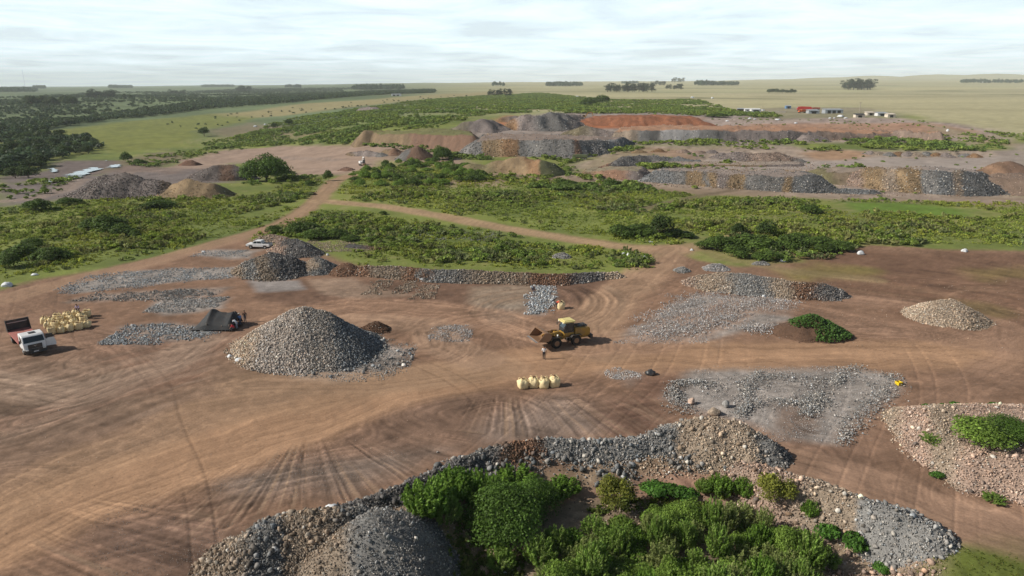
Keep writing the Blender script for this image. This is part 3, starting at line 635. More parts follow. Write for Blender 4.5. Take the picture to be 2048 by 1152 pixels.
ridge('stone_heap', 'pale grey heap behind the left end of the right hand ridge', 'stone heap', [(1425, 528, 543), (1440, 527, 543)], [(1400, LGREY * .85)], k=1.5, res=.4, ns=800, ss=(.2, .4), seed=57)
ridge('stone_heap', 'low grey heap among bushes left of the right hand ridge', 'stone heap', [(1365, 534, 546)], [(1350, GREY)], k=1.6, res=.4, ns=500, ss=(.2, .4), seed=58)
ridge('stone_heap', 'small grey heap at the left edge of the thick bush clump', 'stone heap', [(1515, 524, 531), (1528, 523, 531)], [(1500, GREY * .9)], k=1.7, res=.4, ns=500, ss=(.2, .4), seed=60)
ridge('stone_heap', 'small blue grey heap in the scrub field above the long ridge', 'stone heap', [(1118, 506, 517), (1126, 505, 518)], [(1100, GREY)], k=1.6, res=.4, ns=450, ss=(.2, .42), seed=61)
spread('rubble', 'tan rubble strip at the near edge of the scrub behind the dark heap', [[(620, 480), (700, 488), (780, 495), (720, 505), (640, 500), (610, 492)]], 1800, (.2, .45), TAN * .8, 62, clump=.4)
ridge('earth_heap', 'low dark soil heap in the scrub right of the dark stone heaps', 'earth heap', [(700, 487, 496), (760, 495, 501)], [(690, DARK * .8), (770, BROWN)], k=1.8, res=.5, ns=300, ss=(.15, .3), seed=63)
spread('rubble', 'scattered dark stones in the dip of the scrub field', [[(830, 470), (930, 462), (1000, 470), (960, 482), (850, 480)]], 500, (.25, .6), GREY * .8, 64)
# ---- spreads of sorted stone on the floor
for i, (lab, poly, n, c, s) in enumerate((
    ('blue grey stones in a long strip at the left, next to the green scrub', [(120, 575), (180, 548), (330, 540), (470, 535), (468, 552), (300, 568), (150, 588)], 4200, BLUE * 1.45, (.16, .46)),
    ('dark stones in a thin strip left of the middle, second from the scrub', [(140, 603), (200, 588), (330, 582), (450, 578), (440, 590), (250, 603)], 1900, GREY * .75, (.18, .5)),
    ('grey stones spread behind the black tarpaulin shelter', [(290, 622), (330, 597), (460, 594), (430, 614), (330, 626)], 2400, GREY * 1.15, (.16, .46)),
    ('grey gravel patch in front of the white pick-up', [(385, 511), (400, 501), (500, 500), (495, 514)], 1200, BLUE * 1.4, (.12, .34)),
    ('blue grey stones spread in front of the black tarpaulin shelter', [(215, 683), (245, 655), (330, 648), (380, 655), (450, 668), (400, 676), (300, 690)], 3400, BLUE * 1.4, (.16, .5)),
    ('slanting patch of dark stones, leftmost of the three below the long ridge', [(722, 588), (760, 560), (790, 562), (760, 590)], 550, TAN * .6, (.18, .5)),
    ('slanting patch of dark stones, middle of the three below the long ridge', [(780, 588), (810, 562), (840, 562), (820, 588)], 550, TAN * .65, (.18, .5)),
    ('slanting patch of stones under the white sack, rightmost of three', [(812, 602), (850, 570), (880, 570), (862, 600)], 700, TAN * .7, (.18, .5)),
    ('small round patch of pale stones left of the wheel loader', [(855, 672), (872, 652), (930, 650), (945, 668), (915, 684), (875, 684)], 1300, LGREY * .8, (.12, .36)),
    ('small patch of pale stones near the four sacks, beside the black bag', [(1208, 744), (1240, 735), (1288, 744), (1262, 760), (1225, 758)], 900, LGREY, (.1, .3)))):
    spread('stone_spread', lab, [poly], n, s, c, 100 + i, clump=.45)
spread('stone_spread', 'column of large blue grey stones beside the crouching worker', [[(1048, 630), (1062, 590), (1078, 572), (1112, 574), (1092, 624)]], 1300, (.3, .65), BLUE * 1.6, 120, clump=.1)
spread('stone_spread', 'rows of pale grey stones slanting across the ground right of the wheel loader', [], 5200, (.14, .42), LGREY * .95, 121,
       lines=[[(1278, 640), (1340, 622), (1400, 596)], [(1275, 662), (1330, 645), (1400, 605), (1460, 575)], [(1300, 668), (1370, 650), (1420, 620), (1480, 590)], [(1315, 672), (1400, 655)], [(1470, 620), (1520, 600), (1580, 610)], [(1410, 650), (1480, 630)], [(1500, 660), (1548, 655)]], lw=2.0)
spread('stone_spread', 'thin grit between the slanting rows of pale stones', [[(1225, 688), (1300, 645), (1390, 580), (1520, 595), (1600, 602), (1560, 618), (1440, 660), (1380, 688)]], 7000, (.10, .32), LGREY * .9, 122, clump=.5)
spread('stone_spread', 'rows of grey stones on the wide gravel pad at the right', [], 7600, (.13, .42), GREY * 1.15, 123,
       lines=[[(1345, 775), (1352, 800), (1372, 822)], [(1345, 770), (1390, 765), (1430, 775)], [(1490, 800), (1500, 770), (1520, 745)], [(1475, 835), (1500, 812), (1510, 800)], [(1500, 760), (1560, 755), (1640, 760), (1630, 800)], [(1540, 802), (1620, 812), (1640, 790)], [(1610, 835), (1640, 795)], [(1665, 775), (1690, 745), (1720, 735)], [(1683, 893), (1700, 855), (1740, 815), (1790, 748)], [(1683, 893), (1705, 850), (1745, 812), (1788, 750)]], lw=1.5)
spread('stone_spread', 'fine grey grit covering the wide gravel pad at the right', [[(1345, 790), (1400, 740), (1580, 732), (1720, 738), (1780, 760), (1690, 885), (1560, 875), (1400, 830)]], 9000, (.06, .2), LGREY * .9, 124, clump=.4)
spread('stone_spread', 'stray grit and small stones lying about on the brown floor', [[(-100, 760), (480, 700), (900, 800), (1340, 860), (1000, 900), (700, 1000), (420, 1152), (-100, 1200)]], 2600, (.05, .14), TAN * .7, 125, clump=.5)
spread('stone_spread', 'stray stones on the dark ground along the right track', [[(1500, 560), (2048, 560), (2048, 700), (1560, 690)]], 900, (.08, .22), TAN * .8, 126, clump=.5)
spread('stone_spread', 'dark gravel skimmed over the ground at the bottom left', [[(180, 1050), (400, 1010), (520, 1050), (430, 1152), (150, 1160)], [(430, 960), (560, 920), (700, 905), (820, 900), (700, 985), (520, 1000)]], 6500, (.04, .11), GREY * .7, 127, clump=.5)
# ---- single boulders
def boulder(px, py, s, col, label, seed, sc=(1, .8, .75)):
    r = np.random.default_rng(seed); V0, F0 = _ico(3)
    for _ in range(7):
        n = r.normal(size=3); n /= np.linalg.norm(n); c = r.uniform(.28, .42); V0 = V0 - np.outer(np.maximum(V0 @ n - c, 0), n)
    V0 = V0 * np.array(sc) * s; V0 = V0 * (1 + .06 * fbm(V0[:, 0] * 4 / s, V0[:, 1] * 4 / s + V0[:, 2], 3, seed))[:, None]
    g = G(px, py); V0[:, 2] += s * .25
    o = mk('boulder', V0, F0, MROCK, np.tile(col, (len(V0), 1)) * (1 + .15 * r.normal(size=(len(V0), 1))), loc=g); setp(o, label, 'boulder', 'boulders on the gravel pad')
for i, b_ in enumerate(((1383, 808, 1.0, PINK * 1.1, 'tall pinkish boulder on the gravel pad, leftmost of three'), (1451, 814, 1.0, GREY * 1.1, 'pale leaning boulder on the gravel pad, rightmost of three'), (1428, 829, 1.3, TAN * .95, 'widest boulder on the gravel pad, nearest of three'))):
    boulder(*b_, 200 + i, (.8, .8, 1.05) if i < 2 else (1.1, .9, .75))
# ---- far quarry banks and spoil heaps
RB = dict(res=1.2, kind=None)
def far(name, label, cat, pts, cols, **kw):
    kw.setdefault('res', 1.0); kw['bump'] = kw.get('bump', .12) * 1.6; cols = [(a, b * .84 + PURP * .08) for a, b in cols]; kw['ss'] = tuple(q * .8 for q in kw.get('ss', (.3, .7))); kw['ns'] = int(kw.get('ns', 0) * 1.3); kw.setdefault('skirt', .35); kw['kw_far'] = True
    return ridge(name, label, cat, pts, cols, **kw)
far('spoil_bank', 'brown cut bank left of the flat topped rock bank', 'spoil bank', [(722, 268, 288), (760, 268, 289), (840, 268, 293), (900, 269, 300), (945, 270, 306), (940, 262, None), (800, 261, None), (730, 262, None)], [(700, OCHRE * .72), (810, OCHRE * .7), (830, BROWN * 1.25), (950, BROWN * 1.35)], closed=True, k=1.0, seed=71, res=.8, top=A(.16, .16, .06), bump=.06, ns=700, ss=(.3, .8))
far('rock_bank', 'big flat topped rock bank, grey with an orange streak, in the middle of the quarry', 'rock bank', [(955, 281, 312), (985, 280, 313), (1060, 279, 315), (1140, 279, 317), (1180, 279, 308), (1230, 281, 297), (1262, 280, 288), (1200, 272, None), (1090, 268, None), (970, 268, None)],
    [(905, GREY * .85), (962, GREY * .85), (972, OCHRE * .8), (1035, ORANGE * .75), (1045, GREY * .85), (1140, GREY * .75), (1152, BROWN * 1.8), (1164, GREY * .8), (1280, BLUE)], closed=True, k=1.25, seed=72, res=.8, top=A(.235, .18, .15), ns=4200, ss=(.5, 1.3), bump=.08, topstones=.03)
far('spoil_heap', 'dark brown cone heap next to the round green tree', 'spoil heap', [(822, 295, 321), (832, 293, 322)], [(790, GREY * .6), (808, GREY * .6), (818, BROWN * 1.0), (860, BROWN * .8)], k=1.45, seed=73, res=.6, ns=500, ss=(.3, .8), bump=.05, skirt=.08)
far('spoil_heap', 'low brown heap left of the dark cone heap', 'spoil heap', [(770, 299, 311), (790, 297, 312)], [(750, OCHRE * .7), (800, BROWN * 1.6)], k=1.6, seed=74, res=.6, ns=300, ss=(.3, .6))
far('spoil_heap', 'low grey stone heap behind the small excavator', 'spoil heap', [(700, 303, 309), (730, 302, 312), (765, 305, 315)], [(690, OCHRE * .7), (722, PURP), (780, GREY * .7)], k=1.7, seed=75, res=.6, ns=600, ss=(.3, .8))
far('spoil_heap', 'orange topped mound with green weeds and painted shade on its right side', 'spoil heap', [(930, 331, 342), (975, 325, 345), (1010, 322, 346), (1050, 311, 348), (1066, 309, 350), (1085, 318, 352)], [(900, OCHRE * .8), (960, A(.2, .17, .08)), (1030, OCHRE * 1.1), (1070, ORANGE), (1085, A(.07, .08, .03)), (1130, A(.05, .065, .02))], k=1.55, seed=76, res=.7, ns=500, ss=(.3, .7))  # last two stops: weed green, darkened for the shaded side of the mound
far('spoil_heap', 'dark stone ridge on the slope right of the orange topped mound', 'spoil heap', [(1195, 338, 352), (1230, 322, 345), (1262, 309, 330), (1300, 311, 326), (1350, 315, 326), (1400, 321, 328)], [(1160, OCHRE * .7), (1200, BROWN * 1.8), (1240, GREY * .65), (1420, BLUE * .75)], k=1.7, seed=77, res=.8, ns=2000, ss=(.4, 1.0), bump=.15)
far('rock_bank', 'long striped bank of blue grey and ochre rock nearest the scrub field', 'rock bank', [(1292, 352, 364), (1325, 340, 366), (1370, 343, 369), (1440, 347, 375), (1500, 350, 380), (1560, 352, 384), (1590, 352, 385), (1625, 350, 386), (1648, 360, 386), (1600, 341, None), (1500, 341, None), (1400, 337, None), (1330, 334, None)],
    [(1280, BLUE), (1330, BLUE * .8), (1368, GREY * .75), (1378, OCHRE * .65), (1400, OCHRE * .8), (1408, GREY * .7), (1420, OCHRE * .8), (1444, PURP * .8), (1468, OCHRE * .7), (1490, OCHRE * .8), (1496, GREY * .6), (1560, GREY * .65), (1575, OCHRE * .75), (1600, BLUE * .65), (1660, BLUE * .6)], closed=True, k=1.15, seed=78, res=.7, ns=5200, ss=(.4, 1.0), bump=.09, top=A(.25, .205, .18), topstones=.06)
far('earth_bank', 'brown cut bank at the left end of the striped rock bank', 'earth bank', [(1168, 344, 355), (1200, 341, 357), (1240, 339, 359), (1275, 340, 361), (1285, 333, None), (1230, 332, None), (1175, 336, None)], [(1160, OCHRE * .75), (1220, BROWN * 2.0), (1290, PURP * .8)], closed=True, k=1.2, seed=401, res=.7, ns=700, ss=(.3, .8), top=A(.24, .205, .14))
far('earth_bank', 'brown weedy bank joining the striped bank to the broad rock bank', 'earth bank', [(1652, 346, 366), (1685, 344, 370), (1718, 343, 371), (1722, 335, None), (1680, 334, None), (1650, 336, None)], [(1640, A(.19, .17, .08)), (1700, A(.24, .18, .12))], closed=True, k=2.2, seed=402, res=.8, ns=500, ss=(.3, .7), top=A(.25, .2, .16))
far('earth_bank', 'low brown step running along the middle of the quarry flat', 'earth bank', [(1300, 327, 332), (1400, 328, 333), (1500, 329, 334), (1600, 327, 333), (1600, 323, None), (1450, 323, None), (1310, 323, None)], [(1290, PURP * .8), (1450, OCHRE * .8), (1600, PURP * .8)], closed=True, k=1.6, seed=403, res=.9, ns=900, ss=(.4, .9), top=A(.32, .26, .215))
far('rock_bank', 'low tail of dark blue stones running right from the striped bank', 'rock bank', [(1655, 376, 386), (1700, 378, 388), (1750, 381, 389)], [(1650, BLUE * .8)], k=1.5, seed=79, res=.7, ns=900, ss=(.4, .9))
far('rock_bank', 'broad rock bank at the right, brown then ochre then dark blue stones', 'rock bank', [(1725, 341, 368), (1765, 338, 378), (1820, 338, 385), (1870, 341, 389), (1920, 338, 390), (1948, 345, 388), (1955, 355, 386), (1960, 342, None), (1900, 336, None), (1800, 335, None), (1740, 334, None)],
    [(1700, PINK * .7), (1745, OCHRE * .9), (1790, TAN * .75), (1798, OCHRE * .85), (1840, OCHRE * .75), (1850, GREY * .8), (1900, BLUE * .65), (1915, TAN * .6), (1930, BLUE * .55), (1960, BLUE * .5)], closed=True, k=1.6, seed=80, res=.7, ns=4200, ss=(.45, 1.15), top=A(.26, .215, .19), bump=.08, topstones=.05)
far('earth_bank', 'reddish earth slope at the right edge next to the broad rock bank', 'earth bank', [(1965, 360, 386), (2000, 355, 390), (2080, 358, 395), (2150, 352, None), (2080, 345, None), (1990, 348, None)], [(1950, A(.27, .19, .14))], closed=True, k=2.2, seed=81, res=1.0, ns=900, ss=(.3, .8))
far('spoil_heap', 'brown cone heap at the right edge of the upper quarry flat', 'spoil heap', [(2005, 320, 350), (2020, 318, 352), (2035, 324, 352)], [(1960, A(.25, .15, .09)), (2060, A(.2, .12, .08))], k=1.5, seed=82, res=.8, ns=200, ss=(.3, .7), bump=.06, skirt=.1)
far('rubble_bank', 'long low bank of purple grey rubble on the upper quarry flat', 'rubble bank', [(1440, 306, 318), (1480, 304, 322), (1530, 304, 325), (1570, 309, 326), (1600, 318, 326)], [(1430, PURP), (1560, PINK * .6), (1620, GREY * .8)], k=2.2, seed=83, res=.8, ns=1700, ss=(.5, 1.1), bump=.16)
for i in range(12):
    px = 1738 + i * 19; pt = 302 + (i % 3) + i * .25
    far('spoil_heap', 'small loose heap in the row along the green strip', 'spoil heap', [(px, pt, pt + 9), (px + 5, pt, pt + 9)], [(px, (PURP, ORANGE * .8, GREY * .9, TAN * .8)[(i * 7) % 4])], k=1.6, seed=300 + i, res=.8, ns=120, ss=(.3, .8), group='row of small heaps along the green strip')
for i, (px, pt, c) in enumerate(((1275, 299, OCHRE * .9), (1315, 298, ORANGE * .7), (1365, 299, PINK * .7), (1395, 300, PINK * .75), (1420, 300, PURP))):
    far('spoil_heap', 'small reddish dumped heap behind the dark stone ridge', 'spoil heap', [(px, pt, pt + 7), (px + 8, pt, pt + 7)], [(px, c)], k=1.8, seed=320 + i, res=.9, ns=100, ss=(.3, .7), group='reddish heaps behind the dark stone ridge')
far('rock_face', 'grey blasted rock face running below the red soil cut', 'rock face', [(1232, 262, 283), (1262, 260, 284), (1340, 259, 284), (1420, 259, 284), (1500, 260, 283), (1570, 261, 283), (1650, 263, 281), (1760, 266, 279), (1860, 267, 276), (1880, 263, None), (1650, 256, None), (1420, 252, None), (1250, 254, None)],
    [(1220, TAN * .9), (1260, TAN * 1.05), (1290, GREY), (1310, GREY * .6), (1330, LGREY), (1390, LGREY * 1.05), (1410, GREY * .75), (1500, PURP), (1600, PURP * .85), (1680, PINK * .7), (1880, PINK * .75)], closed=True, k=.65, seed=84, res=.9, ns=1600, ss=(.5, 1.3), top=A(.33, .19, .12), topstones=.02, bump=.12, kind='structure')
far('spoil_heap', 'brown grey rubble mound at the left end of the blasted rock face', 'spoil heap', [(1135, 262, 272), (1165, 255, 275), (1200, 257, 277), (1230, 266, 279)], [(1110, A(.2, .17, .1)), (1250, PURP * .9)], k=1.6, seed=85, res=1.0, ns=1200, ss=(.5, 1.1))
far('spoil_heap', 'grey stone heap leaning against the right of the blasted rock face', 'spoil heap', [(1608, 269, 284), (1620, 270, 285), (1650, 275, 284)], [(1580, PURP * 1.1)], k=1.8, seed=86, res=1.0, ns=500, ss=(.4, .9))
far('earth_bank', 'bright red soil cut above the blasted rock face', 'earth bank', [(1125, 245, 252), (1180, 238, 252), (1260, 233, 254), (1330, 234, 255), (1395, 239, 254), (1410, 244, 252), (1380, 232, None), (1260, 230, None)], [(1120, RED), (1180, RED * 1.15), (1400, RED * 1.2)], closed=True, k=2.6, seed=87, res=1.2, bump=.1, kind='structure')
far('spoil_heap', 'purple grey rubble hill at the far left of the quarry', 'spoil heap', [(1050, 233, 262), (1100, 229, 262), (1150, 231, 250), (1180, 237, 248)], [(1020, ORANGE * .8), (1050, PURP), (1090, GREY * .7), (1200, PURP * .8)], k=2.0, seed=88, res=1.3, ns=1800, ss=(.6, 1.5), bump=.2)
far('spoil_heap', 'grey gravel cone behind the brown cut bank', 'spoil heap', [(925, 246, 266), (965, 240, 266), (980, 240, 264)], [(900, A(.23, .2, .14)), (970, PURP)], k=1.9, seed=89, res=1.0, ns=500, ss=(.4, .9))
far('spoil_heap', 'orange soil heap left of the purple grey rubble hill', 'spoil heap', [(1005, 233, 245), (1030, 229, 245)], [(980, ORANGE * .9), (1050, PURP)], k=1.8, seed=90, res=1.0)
far('spoil_heap', 'low grey heap half hidden in the upper scrub', 'spoil heap', [(722, 215, 223), (750, 213, 222)], [(700, PURP * .9)], k=1.6, seed=91, res=1.3, ns=300, ss=(.6, 1.2))
# left hand spoil
far('spoil_bank', 'dark purple spoil bank at the left beside the stream', 'spoil bank', [(140, 384, 394), (185, 362, 396), (215, 353, 397), (250, 354, 397), (290, 364, 396), (335, 367, 396)], [(100, PURP * .8), (220, PURP * .62), (300, PURP * .75), (340, A(.16, .12, .09))], k=1.5, seed=92, res=.8, ns=2600, ss=(.3, .9))
far('spoil_bank', 'ochre earth bank right of the dark purple spoil bank', 'spoil bank', [(345, 366, 396), (385, 364, 398), (425, 368, 397), (450, 375, 392)], [(330, OCHRE * .8), (350, OCHRE * 1.1), (420, OCHRE), (460, A(.2, .17, .08))], k=1.3, seed=93, res=.7, ns=400, ss=(.3, .7), bump=.15)
far('spoil_heap', 'dark brown spoil heap left of the large round tree', 'spoil heap', [(390, 348, 358), (425, 333, 362), (458, 326, 362), (468, 330, 360)], [(370, PURP * .7), (420, PURP * .6), (450, BROWN * 1.2), (480, PURP * .7)], k=1.5, seed=94, res=.8, ns=1400, ss=(.3, .8))
far('spoil_heap', 'small reddish heap on the far left flat', 'spoil heap', [(372, 321, 332), (382, 320, 332)], [(360, A(.22, .12, .08))], k=1.6, seed=95, res=.8)
far('spoil_heap', 'small brown heap beside the track fork', 'spoil heap', [(618, 384, 390), (626, 384, 390)], [(610, BROWN)], k=1.6, seed=96, res=.5, ns=60, ss=(.2, .5))
far('spoil_heap', 'reddish brown heap in front of the small excavator', 'spoil heap', [(688, 334, 341), (700, 336, 342)], [(680, A(.17, .09, .06))], k=1.9, seed=97, res=.6, ns=120, ss=(.3, .6))
spread('rubble', 'stones littering the quarry floor at the right', [[(1150, 352), (1250, 330), (1400, 330), (1600, 322), (2040, 350), (2040, 395), (1700, 392), (1300, 372)]], 6000, (.3, .95), PINK * .55, 130, clump=.6)
spread('rubble', 'stones on the purple flat beside the left spoil bank', [[(180, 385), (200, 345), (330, 335), (470, 345), (470, 372), (330, 400), (200, 400)]], 1300, (.2, .6), PURP, 131, clump=.6)
# ================================================================ VEGETATION
MLEAF = M_col('leaves', .6, None, trans=.34, spec=.2)
MBARK = paint('bark', (.13, .10, .075), .95, dirt=.2)
def quads(P, Nn, S, r, asp=1.0, up=None):
    """leaf quads centred at P, facing Nn, size S; up: preferred long direction"""
    n = len(P)
    a = r.normal(size=(n, 3)) if up is None else up + r.normal(0, .12, (n, 3))
    t = np.cross(Nn, a); t /= np.linalg.norm(t, axis=1)[:, None] + 1e-9
    b = np.cross(t, Nn); b /= np.linalg.norm(b, axis=1)[:, None] + 1e-9
    S = S[:, None]; t = t * S * .5; b = b * S * .5 * asp
    V = np.stack([P - b, P + t * .9, P + b, P - t * .9], 1).reshape(-1, 3)
    Fq = np.arange(n * 4).reshape(-1, 4); return V, Fq
def crown(lobes, n, leaf, r, cols, fill=.35, under=.25):
    """lobes: (cx,cy,cz,rx,ry,rz); leaves sit in a thick uneven shell of every lobe"""
    L = np.array(lobes); w = (L[:, 3] * L[:, 4]) ** .9; k = r.choice(len(L), n, p=w / w.sum())
    d = r.normal(size=(n, 3)); d[:, 2] = np.where(d[:, 2] < -under, -d[:, 2], d[:, 2]); d /= np.linalg.norm(d, axis=1)[:, None]
    rad = 1 - fill * r.random(n) ** 1.6
    wob = 1 + .22 * fbm(d[:, 0] * 2.3 + k, d[:, 1] * 2.3 + d[:, 2] * 1.7, 3, 3)
    P = L[k, :3] + d * L[k, 3:] * (rad * wob)[:, None]
    Nn = d * .9 + r.normal(0, .55, (n, 3)) + np.array([0, 0, .25]); Nn /= np.linalg.norm(Nn, axis=1)[:, None]
    S = leaf * r.uniform(.6, 1.35, n); V, Fq = quads(P, Nn, S, r, 1.3)
    tint = r.uniform(.72, 1.28, len(L))[k]
    c = np.asarray(cols[0])[None] * (1 - r.random(n)[:, None] * .5) + np.asarray(cols[1])[None] * r.random(n)[:, None] * .5
    c = c * (tint * r.uniform(.75, 1.25, n))[:, None]
    return V, Fq, np.repeat(c, 4, 0)
def lobes_bush(r, w, h, k, squash=.8):
    L = []
    for i in range(k):
        a = r.uniform(0, 6.283); q = math.sqrt(r.random()) * .62 * w / 2
        s = r.uniform(.28, .5); z = h * (1 - (q / (w / 2)) ** 1.5) * r.uniform(.45, .78)
        L.append((q * math.cos(a), q * math.sin(a), z, w * s * .62, w * s * .62, h * s * squash))
    return L
def broom(r, w, h, stems, per, leaf, cols):
    """upright feathery shrub: thin leafy shoots fanning from the base"""
    P = []; U = []; K = []
    for i in range(stems):
        a = r.uniform(0, 6.283); q = math.sqrt(r.random()); top = np.array([math.cos(a) * q * w / 2, math.sin(a) * q * w / 2, h * (1 - .42 * q * q) * r.uniform(.72, 1.05)])
        base = np.array([top[0] * .25, top[1] * .25, 0]); t = r.uniform(.28, 1, per)[:, None] ** .8
        mid = base * (1 - t) + top * t + np.array([top[0], top[1], 0]) * .35 * (t * (1 - t)); mid = mid + r.normal(0, .022 * w + .03, (per, 3)) * (1.15 - t * .7)
        P.append(mid); U.append(np.tile((top - base) / np.linalg.norm(top - base), (per, 1))); K.append(np.full(per, i))
    P = np.concatenate(P); U = np.concatenate(U); K = np.concatenate(K); n = len(P)
    Nn = r.normal(size=(n, 3)) + np.array([0, 0, .3]); Nn /= np.linalg.norm(Nn, axis=1)[:, None]
    V, Fq = quads(P, Nn, leaf * r.uniform(.6, 1.3, n), r, 2.2, U)
    tint = r.uniform(.7, 1.3, stems)[K]; m = (r.random(stems) ** 2)[K][:, None]
    c = (np.asarray(cols[0]) * (1 - m) + np.asarray(cols[1]) * m) * (tint * r.uniform(.8, 1.2, n))[:, None]
    return V, Fq, np.repeat(c, 4, 0)
def limbs(r, h, w, n, rt=.12, low=.15):
    """tapered trunk(s) and limbs"""
    Vs = []; Fs = []; off = 0
    def tube(a, b, ra, rb, k=6):
        nonlocal off
        a = np.array(a, float); b = np.array(b, float); m = (a + b) / 2 + r.normal(0, .05, 3) * np.linalg.norm(b - a); rings = []
        for p, q in ((a, ra), (m, (ra + rb) / 2), (b, rb)):
            d = b - a; d = d / np.linalg.norm(d); u = np.cross(d, [.3, 1, .2]); u /= np.linalg.norm(u); v = np.cross(d, u)
            t = np.arange(k) * 2 * math.pi / k; rings.append(p + q * (np.outer(np.cos(t), u) + np.outer(np.sin(t), v)))
        Vs.append(np.concatenate(rings)); i = np.arange(k); j = (i + 1) % k
        Fs.append(np.concatenate([np.stack([i, j, j + k, i + k], 1), np.stack([i + k, j + k, j + 2 * k, i + 2 * k], 1)]) + off); off += 3 * k
    f = h * low + .1; tube((0, 0, -.2), (0, 0, f), rt, rt * .8)
    for i in range(n):
        a = i * 6.283 / n + r.uniform(-.4, .4); q = w / 2 * r.uniform(.35, .75); t = (q * math.cos(a), q * math.sin(a), h * r.uniform(.6, .85)); tube((0, 0, f * .9), t, rt * .6, rt * .15)
        t2 = (t[0] * 1.2 * math.cos(.5) - t[1] * math.sin(.5), t[1] * 1.2, t[2] * .95); tube(tuple(np.array(t) * .55), t2, rt * .3, rt * .08)
    return np.concatenate(Vs), np.concatenate(Fs)
GR_B = (A(.19, .29, .05), A(.12, .20, .04)); GR_BR = (A(.17, .28, .05), A(.22, .29, .08)); GR_D = (A(.105, .165, .035), A(.065, .11, .024)); GR_Y = (A(.15, .165, .03), A(.085, .115, .022)); GR_G = (A(.10, .12, .06), A(.07, .095, .045)); GR_F = (A(.035, .06, .028), A(.022, .04, .02))
PROTO = {}
def proto(kind):
    """one prototype (crown mesh, wood mesh) per kind, unit metres; copies share their meshes"""
    if kind in PROTO: return PROTO[kind]
    r = np.random.default_rng(abs(hash(kind)) % 9999 if False else sum(ord(c) * (i + 3) for i, c in enumerate(kind)))
    base = kind.rstrip('0123456789')
    if base == 'broom': c = broom(r, 3.0, 2.4, 90, 46, .10, GR_BR); s = (3.0, 2.4)
    elif base == 'broomb': c = broom(r, 3.0, 2.4, 110, 42, .11, (A(.17, .29, .045), A(.11, .20, .032))); s = (3.0, 2.4)
    elif base == 'reed': c = broom(r, 2.4, 2.4, 60, 34, .10, (A(.25, .29, .10), A(.18, .25, .065))); s = (2.4, 2.4)
    elif base == 'bush': c = crown(lobes_bush(r, 3, 2, 14), 4200, .11, r, GR_B); s = (3, 2)
    elif base == 'dbush': c = crown(lobes_bush(r, 3, 2.2, 12), 2600, .16, r, GR_D); s = (3, 2.2)
    elif base == 'leafy': c = crown(lobes_bush(r, 2, .8, 12, .6), 900, .17, r, (A(.09, .20, .03), A(.06, .15, .03)), .2); s = (2, .8)
    elif base == 'olive': c = crown([(L[0], L[1], L[2] + .4, L[3] * .62, L[4] * .62, L[5] * .62) for L in lobes_bush(r, 4, 3.2, 22)], 4600, .12, r, (A(.21, .22, .04), A(.15, .175, .03)), .8); s = (4, 3.4)
    elif base == 'bigbush': c = crown(lobes_bush(r, 6, 4.0, 30), 15000, .12, r, (A(.105, .19, .033), A(.07, .125, .025)), .5); s = (6, 4.0)
    elif base == 'round': c = crown([(L[0], L[1], 2.0 + (L[2] - 1.5) * r.uniform(.15, 1.05), L[3] * .62, L[4] * .62, L[5] * .75) for L in lobes_bush(r, 19, 10.5, 130, .8)], 16000, .45, r, (A(.10, .17, .03), A(.065, .115, .022))); s = (16, 10.5)
    elif base == 'tree': c = crown(lobes_bush(r, 6, 5.5, 16), 1500, .36, r, (A(.055, .09, .022), A(.035, .06, .015))); s = (6, 5.5)
    elif base == 'gum': 
        L = [(r.normal(0, 1.6), r.normal(0, 1.6), r.uniform(2.2, 13), r.uniform(1.5, 3.0), r.uniform(1.5, 3.0), r.uniform(1.5, 2.6)) for _ in range(16)]
        c = crown(L, 1300, .65, r, (A(.045, .07, .035), A(.03, .05, .025)), .5, .8); s = (8, 15)
    w = limbs(r, s[1] * .8, s[0] * .8, {'gum': 4, 'round': 7}.get(base, 5), s[1] * (.03 if base in ('gum', 'tree', 'round') else .012), .3 if base in ('gum', 'tree') else .12)
    PROTO[kind] = (c, w, s, {}); return PROTO[kind]
WOODN = {'gum': 'trunk', 'tree': 'trunk', 'round': 'trunk', 'olive': 'trunk'}
def plant(kind, loc, w, h, label, cat='shrub', group=None, name=None, rz=None):
    c, wd, s, cache = proto(kind); base = kind.rstrip('0123456789')
    istree = base in WOODN; key = name or ('tree' if istree else 'shrub')
    e = thing(key, label, cat, tuple(loc), R_.uniform(0, 6.28) if rz is None else rz, group); e.scale = (w / s[0], w / s[0], h / s[1])
    for nm, dat in (('crown' if istree else 'foliage', c), (WOODN.get(base, 'stem'), wd)):
        if nm in cache:
            o = bpy.data.objects.new(nm, cache[nm]); C.objects.link(o); o.parent = e
        else:
            o = mk(nm, dat[0], dat[1], MLEAF if nm in ('crown', 'foliage') else MBARK, dat[2] if len(dat) > 2 else None, parent=e); cache[nm] = o.data
    return e
def ppm(g): return F / (g[1] * cP - (g[2] - CZ) * sP)
def plant_px(kind, px, py, wpx, hpx, label, cat='shrub', group=None, name=None, zoff=None):
    g = G(px, py) if zoff is None else np.array([*P0(px, py, zoff), zoff]); k = ppm(g); w = wpx / k
    dep = math.atan2(CZ - g[2], g[1]); h = max(.5, (hpx / k - .42 * w * math.sin(dep)) / math.cos(dep))
    g[1] += w * .35; g[2] = zoff if zoff is not None else float(GZ(g[0], g[1]))
    return plant(kind, (g[0], g[1], g[2] - .05), w, h, label, cat, group, name)
